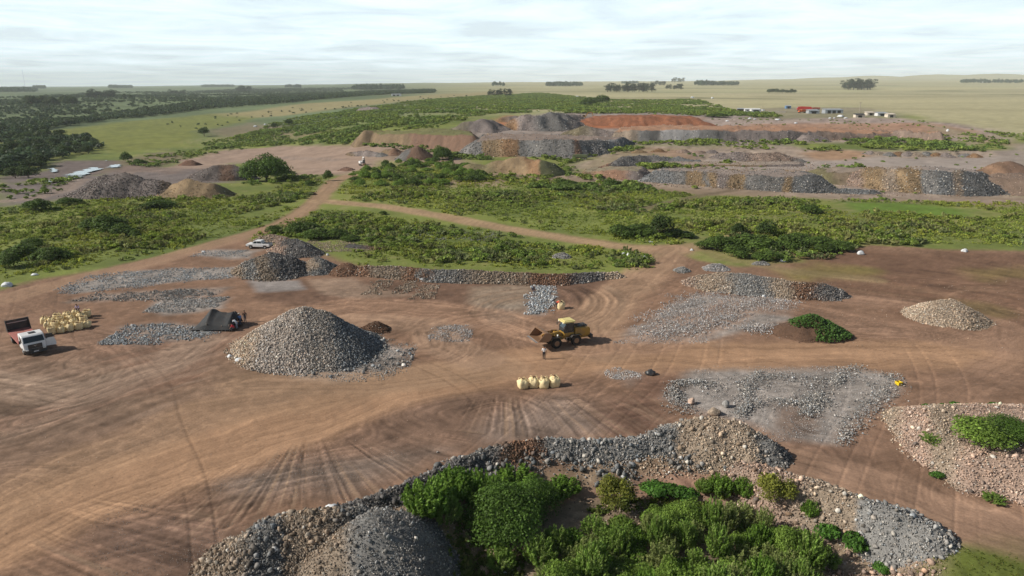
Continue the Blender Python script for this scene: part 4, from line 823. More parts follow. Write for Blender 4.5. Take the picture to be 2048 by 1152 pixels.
# ---- foreground hollow
FG = [('broomb1', 850, 1052, 110, 95, 'feathery bright green shrub at the left end of the foreground thicket'), ('broomb2', 905, 1020, 95, 80, 'bright green broom shrub right behind the leftmost one, below the bank'), ('broom1', 890, 1062, 70, 70, 'thin stemmed shrub between the left shrubs and the biggest bush'),
      ('broomb3', 955, 1035, 90, 85, 'broom shrub leaning over the left side of the biggest bush'), ('bigbush1', 1010, 1112, 185, 150, 'biggest dense dark green bush in the foreground'), ('bigbush2', 1075, 1060, 110, 100, 'dense bush behind the right shoulder of the biggest bush'),
      ('broomb1', 1030, 1012, 110, 60, 'bright shrub touching the bank above the biggest bush'), ('broomb2', 1125, 1010, 80, 50, 'low light green shrub beside the shelf road'), ('olive1', 1235, 1045, 105, 105, 'olive leaved small tree standing over the shelf road'),
      ('leafy1', 1320, 1005, 80, 35, 'bright leafy weeds right of the olive leaved tree'), ('leafy2', 1375, 1010, 60, 30, 'bright leafy weed patch beside the two round brooms'), ('broomb3', 1445, 1010, 60, 55, 'round broom shrub, middle of the row beside the shelf road'),
      ('broom2', 1410, 985, 40, 35, 'small round broom shrub at the near edge of the shelf road'), ('broomb1', 1495, 992, 55, 48, 'broom shrub at the right end of the shelf road'), ('olive2', 1560, 1045, 100, 100, 'dark olive tree at the foot of the tan stone bank'), ('broomb2', 1628, 1018, 40, 42, 'lone light green shrub on the pinkish rubble'),
      ('leafy1', 1660, 1085, 52, 45, 'leafy green weed on the rubble, left of the brighter one'), ('leafy2', 1718, 1108, 55, 45, 'brightest leafy weed alone on the pinkish rubble'), ('broom1', 1000, 1152, 70, 60, 'grey twiggy shrub below the biggest bush'), ('leafy1', 1775, 1150, 45, 25, 'leafy weed on the rubble at the bottom edge'),
      ('leafy2', 1095, 1150, 50, 30, 'yellow green weed at the bottom edge right of the twiggy shrub'), ('bush1', 1180, 1152, 80, 60, 'rounded green bush at the bottom edge near the middle'), ('bush2', 1330, 1080, 90, 60, 'rounded bush in the middle of the foreground thicket')]
for k, px, py, w, h, lab in FG: plant_px(k, px, py, w, h, lab, 'tree' if k.startswith('olive') else 'shrub')
r = np.random.default_rng(5)
TH = np.array([P0(*p, -2.4) for p in ((1090, 1085), (1200, 1068), (1340, 1040), (1480, 1042), (1560, 1080), (1640, 1125), (1640, 1260), (1060, 1260), (1080, 1110))])
pts = []
while len(pts) < 92:
    x = r.uniform(*TH[:, [0]].T[0][[TH[:, 0].argmin(), TH[:, 0].argmax()]]); y = r.uniform(TH[:, 1].min(), TH[:, 1].max())
    if inside(TH, np.array([x]), np.array([y]))[0] and all((x - a) ** 2 + (y - b) ** 2 > 1.2 for a, b in pts): pts.append((x, y))
for x, y in pts:
    k = r.choice(['broom1', 'broom2', 'reed1', 'reed2', 'bush1', 'bush2', 'broomb2', 'broom3', 'reed1'])
    plant(k, (x, y, float(GZ(x, y)) - .05), r.uniform(1.6, 3.3), 1.1 + 2.6 * r.random() ** 1.5, 'shrub crowded into the thicket along the bottom edge', 'shrub', 'shrubs of the foreground thicket')
# bushes on the right hand mound
for k, px, py, w, h, lab, z in (('bush3', 1985, 905, 130, 75, 'large dark bush on the right mound, half out of the picture', 2.2), ('bigbush2', 2040, 890, 120, 60, 'bush at the right edge on top of the pinkish mound', 2.2), ('broom2', 1880, 893, 60, 25, 'low weedy shrub on the left slope of the pinkish mound', 1.6), ('leafy1', 2010, 935, 50, 25, 'leafy weed below the large dark bush on the mound', 2.0),
                             ('broom1', 1960, 975, 80, 20, 'grassy weeds along the foot of the pinkish mound', .1), ('leafy2', 1880, 960, 30, 18, 'small leafy weed at the foot of the mound near the road', .1), ('broom3', 2000, 1010, 50, 16, 'weeds at the foot of the mound by the right edge', .1), ('leafy1', 1930, 815, 160, 16, 'long low green weeds behind the pinkish mound', 0)):
    if w == 160:
        for i in range(7): plant_px('leafy1', 1870 + i * 27, 824 - i % 3 * 2, 34, 13, 'low green weed in the strip behind the pinkish mound', 'weed', 'weeds behind the pinkish mound')
    else:
        g = P0(px, py, z); zz = float(HP['heapR'](g[0], g[1])[0]) if z > .5 else z; plant_px(k, px, py, w, h, lab, zoff=zz)
# creeper on the earth mound
vx, vy = [], []
rr = np.random.default_rng(8); V_, F_, C_ = [], [], []; off = 0
g0 = G(1650, 684); sx = rr.uniform(g0[0] - 9, g0[0] + 6, 16000); sy = rr.uniform(g0[1] - 3, g0[1] + 12, 16000); sz = HP['heapVeg'](sx, sy); hh = sz - GZ(sx, sy)
PXs, PYs = PXof(sx, sy, sz); keep = (hh > .1) & ((PXs + 10 * fbm(sx, sy, 3, 2) > 1630) | (hh > 1.35 + .3 * fbm(sx, sy, 2, 4)) & (PXs > 1560)); P = np.stack([sx, sy, sz + rr.uniform(.02, .35, len(sx))], 1)[keep]
Nn = rr.normal(0, .5, P.shape) + np.array([-.2, -.2, 1]); Nn /= np.linalg.norm(Nn, axis=1)[:, None]; v, f = quads(P, Nn, rr.uniform(.14, .34, len(P)), rr, 1.1)
cc = A(.07, .14, .03)[None] * rr.uniform(.6, 1.5, (len(P), 1)) * (1 + .4 * fbm(P[:, 0], P[:, 1], 3, 6))[:, None]
setp(mk('creeper', v, f, MLEAF, np.repeat(cc, 4, 0)), 'dense green leafy creeper covering the right side of the brown earth mound', None, None, 'stuff')
# ---- merged ground cover for scrub nobody could count
def variants(nv, w, h, lob, n, leaf, cols, seed, kind='bush'):
    r = np.random.default_rng(seed); out = []
    for i in range(nv):
        if kind == 'bush': out.append(crown(lobes_bush(r, w, h, lob), n, leaf, r, cols, .3))
        else: out.append(broom(r, w, h, max(4, n // 9), 9, leaf, cols))
    return out
def scatter(name, label, polys, dens, var, srange, seed, tint=.16, patch=9, hole=.3, zf=None, avoid=None, gap=None, hs=1.0):
    r = np.random.default_rng(seed); PP = []
    for poly in polys:
        P = np.array(Gp(poly)); a = P.min(0); b = P.max(0); n = int((b[0] - a[0]) * (b[1] - a[1]) * dens * 1.6)
        x = r.uniform(a[0], b[0], n); y = r.uniform(a[1], b[1], n)
        d = sdist(P, x, y) + fbm(x / 5, y / 5, 4, seed) * 6.5
        f = fbm(x / patch, y / patch, 4, seed + 1)
        k = (d < -.5) & (f > -hole + r.normal(0, .12, n)) & (r.random(n) < .625)
        if avoid is not None: k &= avoid(x, y)
        PP.append(np.stack([x[k], y[k], f[k]], 1))
    P = np.concatenate(PP); m = len(P); print(name, m)
    s = srange[0] + (srange[1] - srange[0]) * np.clip(.5 + P[:, 2] * 1.1 + r.normal(0, .22, m), 0, 1.3)
    th = r.uniform(0, 6.283, m); z = GZ(P[:, 0], P[:, 1]) if zf is None else zf(P[:, 0], P[:, 1])
    big = fbm(P[:, 0] / 22, P[:, 1] / 22, 3, seed + 3); Vs, Fs, Cs = [], [], []; off = 0; vi = r.integers(0, len(var), m)
    dark = A(.85, .9, .95)[None]; yel = A(1.15, 1.05, .9)[None]; q = np.clip(.5 + big * 1.3 + r.normal(0, .25, m), 0, 1)[:, None]; tc = (dark * (1 - q) + yel * q) * np.exp(r.normal(0, tint, (m, 1)))
    for v in range(len(var)):
        k = vi == v
        if not k.any(): continue
        V0, F0, C0 = var[v]; ct, st = np.cos(th[k]), np.sin(th[k]); sk = s[k]
        X = (V0[None, :, 0] * ct[:, None] - V0[None, :, 1] * st[:, None]) * sk[:, None] + P[k, 0][:, None]
        Y = (V0[None, :, 0] * st[:, None] + V0[None, :, 1] * ct[:, None]) * sk[:, None] + P[k, 1][:, None]
        Z = V0[None, :, 2] * sk[:, None] * hs + z[k][:, None] - .05
        nk = k.sum(); Vs.append(np.stack([X, Y, Z], -1).reshape(-1, 3)); Fs.append((F0[None] + (np.arange(nk) * len(V0))[:, None, None]).reshape(-1, 4) + off); off += nk * len(V0)
        Cs.append((C0[None] * tc[k][:, None, :]).reshape(-1, 3))
    o = mk(name, np.concatenate(Vs), np.concatenate(Fs), MLEAF, np.concatenate(Cs)); return setp(o, label, None, None, 'stuff')
LO = variants(6, 1.9, .9, 5, 130, .22, (A(.235, .32, .06), A(.145, .215, .042)), 1) + variants(4, 1.6, 1.1, 4, 80, .28, (A(.25, .27, .11), A(.18, .22, .08)), 2, 'broom')
FAR = variants(5, 3.0, 1.3, 5, 60, .6, (A(.19, .26, .06), A(.12, .18, .042)), 3)
WOOD = variants(5, 7, 5.0, 7, 70, 1.2, (A(.065, .105, .045), A(.04, .07, .035)), 4)
V1 = [(-260, 460), (-100, 420), (60, 412), (150, 402), (330, 394), (470, 396), (590, 368), (655, 350), (640, 372), (600, 414), (555, 440), (465, 466), (400, 484), (200, 528), (60, 553), (-200, 590)]
V2 = [(500, 478), (560, 450), (650, 420), (720, 424), (860, 448), (1000, 473), (1130, 494), (1250, 506), (1300, 516), (1285, 538), (1200, 540), (1000, 537), (850, 530), (740, 524), (700, 505), (790, 492), (620, 478), (540, 480)]
V3 = [(690, 372), (705, 345), (790, 332), (870, 322), (980, 352), (1120, 364), (1200, 376), (1400, 390), (1660, 402), (1700, 400), (2400, 412), (2400, 500), (1750, 486), (1650, 488), (1480, 465), (1400, 475), (1340, 488), (1260, 484), (1150, 468), (1000, 443), (860, 420), (700, 400)]
V4 = [(1395, 498), (1450, 470), (1500, 440), (1620, 455), (1720, 490), (1700, 510), (1560, 528), (1480, 510)]
TR = [Gp(l) for l in ([(640, 402), (760, 412), (870, 430), (1000, 455), (1140, 478), (1260, 495), (1340, 500), (1440, 488), (1500, 470)], [(1280, 420), (1340, 405), (1400, 392), (1470, 380)], [(1700, 414), (1800, 416), (1930, 425)], [(500, 430), (640, 395), (700, 350)])]
def av(x, y):
    ok = np.ones(len(x), bool)
    for l, w in zip(TR, (3.2, 2.4, 9, 3)): ok &= seg_d(l, x, y)[0] > w
    return ok
scatter('scrub', 'green scrub filling the field left of the left hand dirt road', [V1], .42, LO, (.25, 1.25), 21, avoid=av, hole=.06, patch=13)
scatter('scrub', 'green scrub field between the two dirt tracks, above the long ridge', [V2], .46, LO, (.25, 1.2), 22, avoid=av, hole=.12, patch=12)
scatter('scrub', 'wide belt of green scrub across the middle of the picture', [V3], .38, LO, (.25, 1.3), 23, avoid=av, hole=.0, patch=16)
scatter('scrub', 'low bushes around the thick bush clump right of the track junction', [V4], .35, LO, (.8, 1.7), 24, hole=.6)
scatter('scrub', 'scrub on the slopes behind and left of the quarry', [[(410, 300), (480, 272), (560, 242), (720, 218), (960, 192), (1080, 186), (1230, 200), (1400, 200), (1480, 225), (1490, 235), (1230, 228), (1000, 226), (930, 240), (850, 262), (720, 266), (700, 288), (560, 290), (470, 296)], [(1450, 236), (1560, 236), (1560, 230), (1470, 222)]], .07, FAR, (.6, 1.7), 25, hole=.12, patch=30)
scatter('scrub', 'green scrub strips between the quarry banks', [[(1240, 322), (1300, 328), (1400, 330), (1470, 326), (1440, 336), (1300, 340), (1240, 334)], [(1600, 300), (1640, 296), (1680, 300), (1640, 306)], [(1150, 352), (1200, 350), (1240, 356), (1180, 364)], [(720, 288), (880, 300), (900, 308), (860, 306), (720, 292)], [(1050, 315), (1160, 318), (1230, 300), (1280, 290), (1290, 296), (1200, 312), (1140, 326), (1060, 322)], [(880, 305), (920, 312), (1000, 320), (900, 322)], [(1180, 302), (1240, 290), (1320, 278), (1500, 276), (1640, 280), (1660, 286), (1540, 292), (1560, 298), (1500, 300), (1440, 292), (1300, 292)], [(1670, 276), (1760, 270), (1960, 268), (2005, 282), (2010, 300), (1960, 304), (1850, 302), (1720, 296)], [(1560, 335), (1640, 332), (1720, 336), (1710, 362), (1640, 352)], [(1950, 350), (1975, 348), (1975, 362), (1955, 365)], [(1985, 265), (2060, 270), (2060, 282), (1990, 276)], [(1000, 366), (1060, 360), (1130, 368), (1290, 372), (1330, 384), (1100, 384)]], .11, FAR, (.5, 1.5), 26, hole=.4, patch=20)
scatter('scrub', 'green scrub among the far left spoil banks and beside the stream', [[(0, 380), (60, 362), (160, 352), (150, 366), (110, 385), (40, 402), (0, 402)], [(100, 398), (200, 400), (340, 398), (470, 382), (590, 366), (640, 352), (580, 350), (560, 356), (470, 370), (440, 398), (330, 402), (100, 408)], [(250, 330), (300, 312), (390, 300), (470, 288), (500, 296), (400, 312), (340, 330), (280, 338)], [(400, 290), (470, 270), (560, 268), (600, 288), (480, 294)]], .07, FAR, (.35, 1.1), 27, hole=.3, patch=16)
scatter('scrub', 'low ground cover on the slope in front of the orange topped mound', [[(905, 345), (980, 340), (1110, 348), (1100, 360), (1000, 362), (900, 356)], [(1100, 325), (1145, 330), (1160, 350), (1115, 355)]], .1, FAR, (.4, 1.0), 28, hole=.4)
scatter('river_wood', 'dark wood following the river across the left of the plain', [[(-200, 350), (-200, 250), (0, 244), (150, 238), (330, 214), (480, 198), (640, 188), (790, 183), (870, 181), (870, 186), (700, 194), (560, 208), (420, 218), (230, 240), (100, 258), (60, 270), (180, 282), (200, 300), (120, 318), (0, 352)]], .019, WOOD, (.8, 1.5), 29, hole=1.0, patch=60)
scatter('scrub', 'dark scrub woods and bushes on the plain beyond the river', [[(-100, 236), (0, 195), (200, 185), (500, 178), (760, 176), (640, 186), (330, 210), (150, 232)], [(-100, 225), (60, 212), (160, 214), (250, 222), (140, 236), (-100, 245)]], .0034, WOOD, (.5, 1.4), 30, hole=.05, patch=150)
scatter('scrub', 'low bushes dotted over the pale field in front of the river wood', [[(230, 262), (420, 232), (600, 215), (760, 200), (960, 190), (900, 200), (700, 216), (500, 240), (400, 268), (280, 285)]], .0012, WOOD, (.3, .6), 31, hole=.0, patch=50)
scatter('far_woods', 'plantation strips tinted blue for haze, far out near the horizon', [[(-60, 186), (70, 185), (75, 180), (-60, 180)], [(705, 181), (810, 180), (800, 177), (720, 177.5)], [(1090, 173), (1165, 172.6), (1160, 171), (1095, 171)], [(1240, 168), (1275, 168), (1270, 166.8), (1245, 167)], [(400, 174.5), (470, 174.5), (460, 173.6), (410, 173.6)], [(65, 178), (92, 178), (90, 176.5)], [(218, 177), (266, 176), (262, 174.8), (220, 175.2)], [(570, 176), (605, 176), (600, 175), (572, 175)], [(985, 174), (1010, 174), (1008, 173), (986, 173)], [(1390, 172), (1480, 171.5), (1470, 170.6), (1400, 171)], [(1920, 167), (2048, 167), (2048, 166.3), (1920, 166.4)]], .0025, [tuple([v * 2.3, f, c * np.array([.8, .9, 1.1])]) for v, f, c in WOOD], (.8, 1.2), 32, hole=.9, patch=300, hs=1.9)  # leaf colours shifted to blue, distance haze put into the tint
TUFT = variants(6, .9, .45, 3, 36, .16, (A(.33, .38, .085), A(.25, .32, .065)), 7, 'broom')
scatter('grass_tufts', 'short grass and weeds between the bushes of the scrub fields', [V1, V2, V3], 1.0, TUFT, (.4, 1.4), 40, avoid=av, hole=.6, patch=5)
GRS = variants(5, .4, .14, 3, 40, .07, (A(.15, .20, .04), A(.19, .19, .06)), 8, 'broom')
scatter('grass_tufts', 'short green grass in the bottom right corner', [[(1880, 1090), (2060, 1078), (2100, 1200), (1880, 1200)]], 9, GRS, (.3, .8), 41, hole=.4, patch=3)
scatter('grass_tufts', 'dry grass and weeds on the slope around the biggest bush', [[(870, 1050), (940, 1030), (1030, 1090), (1050, 1200), (870, 1200)], [(1110, 980), (1190, 970), (1300, 975), (1480, 975), (1560, 1010), (1600, 1100), (1400, 1050), (1150, 1050)]], 6.0, GRS, (1.0, 2.8), 42, hole=.35, patch=2.5)
scatter('weeds', 'sparse low weeds dotted over the quarry flats', [[(1150, 345), (1250, 300), (1420, 300), (2040, 300), (2040, 395), (1700, 392), (1300, 370)], [(1230, 236), (1560, 238), (1850, 242), (1960, 262), (1500, 256)], [(900, 345), (1150, 345), (1100, 364), (900, 362)]], .012, FAR, (.25, .8), 44, hole=.1, patch=14)
# ---- trees and bushes that stand out
def T(kind, px, py, w, h, lab, cat=None, group=None, name=None): return plant_px(kind, px, py, w, h, lab, cat or ('tree' if kind.rstrip('0123456789') in WOODN else 'bush'), group, name)
T('round1', 521, 364, 100, 64, 'large round dark green tree between the spoil heap and the track fork')
T('round2', 883, 321, 38, 34, 'bright green round tree in front of the big rock bank')
T('tree1', 405, 273, 26, 22, 'small tree beside the left hand dirt clearing'); T('tree2', 546, 259, 16, 14, 'small dark tree in the upper scrub, left of its neighbour'); T('tree1', 576, 252, 18, 16, 'small tree in the upper scrub, right of its neighbour')
T('tree2', 1322, 478, 55, 52, 'dark tree in the scrub just above the track junction'); T('dbush1', 1290, 476, 90, 28, 'dark bush at the left foot of the tree above the junction'); T('dbush2', 1360, 480, 70, 22, 'dark bush at the right foot of the tree above the junction'); T('dbush1', 1245, 478, 60, 30, 'dark bush along the track left of the tree above the junction')
T('tree1', 1537, 478, 45, 42, 'upright dark tree rising behind the thick bush clump'); T('tree2', 1482, 474, 36, 30, 'smaller dark tree left of the upright one behind the bush clump')
for i, (px, py, w, h) in enumerate(((1440, 505, 70, 35), (1490, 500, 80, 38), (1540, 508, 80, 42), (1590, 505, 70, 36), (1640, 508, 80, 34), (1690, 505, 60, 26), (1480, 518, 60, 30), (1540, 524, 60, 26), (1600, 490, 60, 28), (1410, 500, 40, 20), (1660, 495, 60, 24))): T(('dbush1', 'dbush2', 'dbush3')[i % 3], px, py, w, h, 'dark bush of the thick clump right of the track junction', 'bush', 'dark bushes of the thick clump')
for i, (px, py, w, h) in enumerate(((205, 470, 75, 42), (240, 474, 60, 30), (175, 462, 50, 26), (262, 478, 30, 18))): T(('dbush1', 'dbush2')[i % 2], px, py, w, h, 'dark bush of the clump in the middle of the left field', 'bush', 'dark clump in the left field')
for i, (px, py, w, h) in enumerate(((30, 520, 70, 36), (80, 528, 70, 38), (120, 522, 50, 28), (5, 540, 50, 40), (60, 500, 60, 28))): T(('dbush2', 'dbush3')[i % 2], px, py, w, h, 'dark bush of the clump at the left edge next to the dirt road', 'bush', 'dark clump at the left edge')
for i, (px, py, w, h) in enumerate(((590, 472, 50, 28), (630, 482, 60, 28), (670, 480, 50, 24), (610, 462, 40, 20), (545, 468, 40, 18), (700, 484, 40, 16))): T(('dbush1', 'dbush3')[i % 2], px, py, w, h, 'dark bush in the row behind the stone heaps of the pick-up', 'bush', 'dark bushes behind the stone heaps')
for i, (px, py, w, h, lab) in enumerate(((60, 425, 62, 28, 'isolated dark bush at the upper left of the left field'), (130, 412, 50, 18, 'low bush right of the isolated dark bush'), (300, 420, 70, 24, 'wide bush below the ochre earth bank'), (1625, 430, 50, 22, 'grey green bush left of the bright meadow strip'), (1230, 378, 50, 22, 'dark bush beside the long striped bank'), (1135, 376, 55, 20, 'bush on the dirt strip below the orange topped mound'), (655, 362, 22, 22, 'dark bush right at the track fork'), (620, 372, 26, 12, 'low bush left of the track fork'), (560, 352, 60, 14, 'low bushes at the foot of the large round tree'), (1178, 212, 40, 16, 'dark bush on the slope behind the quarry'), (1200, 208, 44, 18, 'darker bush touching its neighbour on the slope behind the quarry'), (1440, 236, 50, 10, 'low dark bush left of the camp'), (1755, 345, 18, 12, 'small bush on the broad rock bank'), (250, 325, 30, 22, 'grey bush beside the stream'), (275, 330, 30, 14, 'low bush beside the stream next to the grey one'), (765, 430, 18, 9, 'small reddish brown shrub beside the track'))): T(('dbush1', 'dbush2', 'dbush3')[i % 3], px, py, w, h, lab)
# dense bright bushes on the knoll right of the track fork
rr = np.random.default_rng(77); KN = Gp([(705, 352), (760, 332), (850, 320), (905, 324), (980, 350), (960, 366), (860, 372), (740, 378), (690, 372)]); KA = np.array(KN)
k = 0
while k < 85:
    x = rr.uniform(KA[:, 0].min(), KA[:, 0].max()); y = rr.uniform(KA[:, 1].min(), KA[:, 1].max())
    if not inside(KN, np.array([x]), np.array([y]))[0]: continue
    plant(('bush1', 'bush2', 'dbush1')[k % 3], (x, y, float(zb(x, y)) - .1), rr.uniform(3, 5.5), rr.uniform(1.5, 3.0), 'leafy green bush on the knoll right of the track fork', 'bush', 'bushes on the knoll by the track fork'); k += 1
# river trees at the left
NR = Gp([(-60, 350), (-60, 262), (60, 262), (120, 270), (180, 284), (205, 302), (190, 312), (120, 310), (85, 318), (96, 335), (90, 352), (0, 362)]); NA = np.array(NR); k = 0; got = []
while k < 95:
    x = rr.uniform(NA[:, 0].min(), NA[:, 0].max()); y = rr.uniform(NA[:, 1].min(), NA[:, 1].max())
    if not inside(NR, np.array([x]), np.array([y]))[0] or any((x - a) ** 2 + (y - b) ** 2 < 16 for a, b in got): 
        if rr.random() < .002: k += 1
        continue
    got.append((x, y)); plant(('tree1', 'tree2', 'tree3')[k % 3], (x, y, float(zb(x, y)) - .1), rr.uniform(7, 12), rr.uniform(4.5, 8), 'dark leafy tree of the dense wood by the stream at the left edge', 'tree', 'trees of the wood by the stream'); k += 1
# groves on the far plain
def grove(x0, x1, py, n, hpx, lab, grp, kind='gum', seed=1, wf=.75):
    q = np.random.default_rng(seed)
    for i in range(n):
        px = x0 + (x1 - x0) * (i + q.uniform(.1, .9)) / n; h = hpx * q.uniform(.72, 1.08)
        T(kind + str(1 + i % 3), px, py - q.uniform(0, 1.2), h * wf * q.uniform(.9, 1.2), h, lab, 'tree', grp)
grove(1213, 1306, 184.5, 15, 18, 'tall dark tree of the long grove on the plain above the red soil cut', 'trees of the long grove above the red cut', seed=1)
grove(1690, 1746, 180.5, 10, 23, 'tall dark tree of the compact grove standing alone at the upper right', 'trees of the compact grove at the upper right', seed=2)
grove(1334, 1368, 179.5, 6, 12, 'tree of the small grove right of the long grove', 'trees of the small grove', seed=3)
grove(972, 1022, 193, 6, 15, 'tree of the loose row on the scrubby rise in the middle of the plain', 'trees of the loose row on the rise', seed=4)
grove(1535, 1592, 187.5, 12, 10, 'low dark tree of the hedge left of the compact grove', 'trees of the hedge left of the compact grove', 'tree', 5, 1.0)
grove(172, 226, 197, 9, 18, 'tree of the grove in the upper left of the plain', 'trees of the grove in the upper left', seed=6)
grove(48, 150, 213, 14, 22, 'tree of the broad dark clump at the upper left', 'trees of the broad dark clump at the upper left', 'tree', 7, 1.1)
grove(340, 370, 190, 5, 11, 'tree of the small stand beyond the river', 'trees of the small stand beyond the river', seed=8)
grove(470, 500, 185, 6, 13, 'tree of the dark square stand beyond the river', 'trees of the dark square stand', seed=9)
grove(1300, 1332, 171, 6, 9, 'tree of the faint row behind the long grove', 'trees of the faint row', seed=10)
grove(1344, 1368, 165, 5, 10, 'bluish tree on the skyline right of centre', 'bluish trees on the skyline', seed=11)
grove(1960, 2042, 166.5, 12, 6, 'tiny tree in the row by the far homestead at the upper right', 'row of tiny trees by the far homestead', seed=12)
grove(240, 268, 200, 4, 12, 'tree right of the upper left grove', 'trees right of the upper left grove', 'tree', seed=13)
# ================================================================ MADE OBJECTS
class MB:
    """collects bevelled boxes, tubes, extruded outlines and builds ONE mesh"""
    def __init__(s): s.bm = bmesh.new()
    def _tr(s, vs, loc=(0, 0, 0), rot=None):
        M = Matrix.Translation(loc)
        if rot is not None: M = M @ (Matrix.Rotation(rot[2], 4, 'Z') @ Matrix.Rotation(rot[1], 4, 'Y') @ Matrix.Rotation(rot[0], 4, 'X'))
        bmesh.ops.transform(s.bm, matrix=M, verts=vs)
    def box(s, c, d, bev=.03, rot=None):
        t = bmesh.new(); bmesh.ops.create_cube(t, size=1); bmesh.ops.scale(t, vec=d, verts=t.verts)
        b = min(bev, min(d) * .3)
        if b > 0: bmesh.ops.bevel(t, geom=t.edges[:], offset=b, segments=2, affect='EDGES', profile=.6)
        return s._merge(t, c, rot)
    def _merge(s, t, c=(0, 0, 0), rot=None):
        me = bpy.data.meshes.new('t'); t.to_mesh(me); t.free(); n = len(s.bm.verts); s.bm.from_mesh(me); bpy.data.meshes.remove(me)
        s.bm.verts.ensure_lookup_table(); s._tr(s.bm.verts[n:], c, rot); return s
    def cyl(s, a, b, r, r2=None, k=16, bev=0):
        a = Vector(a); b = Vector(b); d = b - a; t = bmesh.new()
        bmesh.ops.create_cone(t, cap_ends=True, segments=k, radius1=r, radius2=r if r2 is None else r2, depth=d.length)
        if bev:
            es = [e for e in t.edges if abs(e.verts[0].co.z - e.verts[1].co.z) < 1e-5]; bmesh.ops.bevel(t, geom=es, offset=bev, segments=2, affect='EDGES')
        bmesh.ops.transform(t, matrix=Matrix.Translation((a + b) / 2) @ d.to_track_quat('Z', 'Y').to_matrix().to_4x4(), verts=t.verts); return s._merge(t)
    def prism(s, prof, y0, y1, bev=.02, axis='y'):
        """outline in x,z extruded along y"""
        t = bmesh.new(); vs = [t.verts.new((x, y0, z)) for x, z in prof]; f = t.faces.new(vs)
        q = bmesh.ops.extrude_face_region(t, geom=[f]); bmesh.ops.translate(t, vec=(0, y1 - y0, 0), verts=[v for v in q['geom'] if isinstance(v, bmesh.types.BMVert)])
        bmesh.ops.recalc_face_normals(t, faces=t.faces)
        if bev: bmesh.ops.bevel(t, geom=t.edges[:], offset=bev, segments=1, affect='EDGES')
        return s._merge(t)
    def sheet(s, P, th=.03):
        """thin plate through four or more corner points, given real thickness"""
        t = bmesh.new(); vs = [t.verts.new(p) for p in P]; f = t.faces.new(vs); f.normal_update(); n = f.normal.copy()
        q = bmesh.ops.extrude_face_region(t, geom=[f]); bmesh.ops.translate(t, vec=n * th, verts=[v for v in q['geom'] if isinstance(v, bmesh.types.BMVert)])
        bmesh.ops.recalc_face_normals(t, faces=t.faces); return s._merge(t)
    def build(s, name, mat, parent=None, smooth=False):
        me = bpy.data.meshes.new(name); s.bm.to_mesh(me); s.bm.free(); me.materials.append(mat)
        if smooth:
            for p in me.polygons: p.use_smooth = True
        o = bpy.data.objects.new(name, me); C.objects.link(o)
        if parent is not None: o.parent = parent
        return o
WHITE = paint('white paint', (.72, .73, .74), .4, dirt=.25); BLACKM = paint('black rubber', (.018, .018, .018), .85, dirt=.35); DKM = paint('dark metal', (.035, .037, .04), .5, dirt=.35)
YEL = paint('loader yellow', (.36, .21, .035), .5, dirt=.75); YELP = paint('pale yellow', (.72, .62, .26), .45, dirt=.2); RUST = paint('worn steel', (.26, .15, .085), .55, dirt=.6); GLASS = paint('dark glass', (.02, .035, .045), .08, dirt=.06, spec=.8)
REDM = paint('red paint', (.42, .035, .03), .5, dirt=.25); REDF = paint('faded red floor', (.40, .15, .13), .7, dirt=.35); CHROME = paint('bare metal', (.5, .5, .5), .35, .6, dirt=.3); LAMP = paint('lamp glass', (.8, .8, .75), .15, dirt=.05)
SHEET = paint('corrugated metal', (.42, .46, .50), .5, .3, dirt=.3); WALLM = paint('pale render', (.62, .56, .48), .9, dirt=.25); BLUEM = paint('blue paint', (.12, .24, .42), .5, dirt=.2); WOODM = paint('grey wood', (.34, .30, .25), .9, dirt=.2); PLAST = paint('white woven plastic', (.62, .65, .68), .55, dirt=.12); BAGM = paint('cream woven sack', (.80, .66, .38), .75, dirt=.14, nscale=3); TARP = paint('black shade cloth', (.035, .038, .042), .75, dirt=.12, spec=.3); BLK = paint('black plastic', (.03, .032, .036), .4, dirt=.2)
SKIN = paint('skin', (.32, .17, .11), .6, dirt=.0)
def wheel(parent, x, y, z, r, w, rimcol, side, name='wheel'):
    t = MB(); t.cyl((x, y - w / 2, z), (x, y + w / 2, z), r, k=28, bev=w * .16)
    for i in range(20):
        a = i * math.pi / 10; t.box((x + r * .985 * math.cos(a), y, z + r * .985 * math.sin(a)), (r * .07, w * .86, r * .07), .0, (0, -a, .22))
    o = t.build('tyre', BLACKM); h = MB(); s = side
    h.cyl((x, y + s * w * .3, z), (x, y + s * (w / 2 + .012), z), r * .55, r * .5, k=20, bev=.01); h.cyl((x, y + s * w * .5, z), (x, y + s * (w / 2 + .06), z), r * .2, r * .16, k=12)
    for i in range(8): a = i * math.pi / 4; h.cyl((x + r * .36 * math.cos(a), y + s * w * .5, z + r * .36 * math.sin(a)), (x + r * .36 * math.cos(a), y + s * (w / 2 + .035), z + r * .36 * math.sin(a)), r * .035, k=6)
    e = bpy.data.objects.new(name, None); C.objects.link(e); e.parent = parent; o.parent = e; h.build('rim', rimcol, e); return e
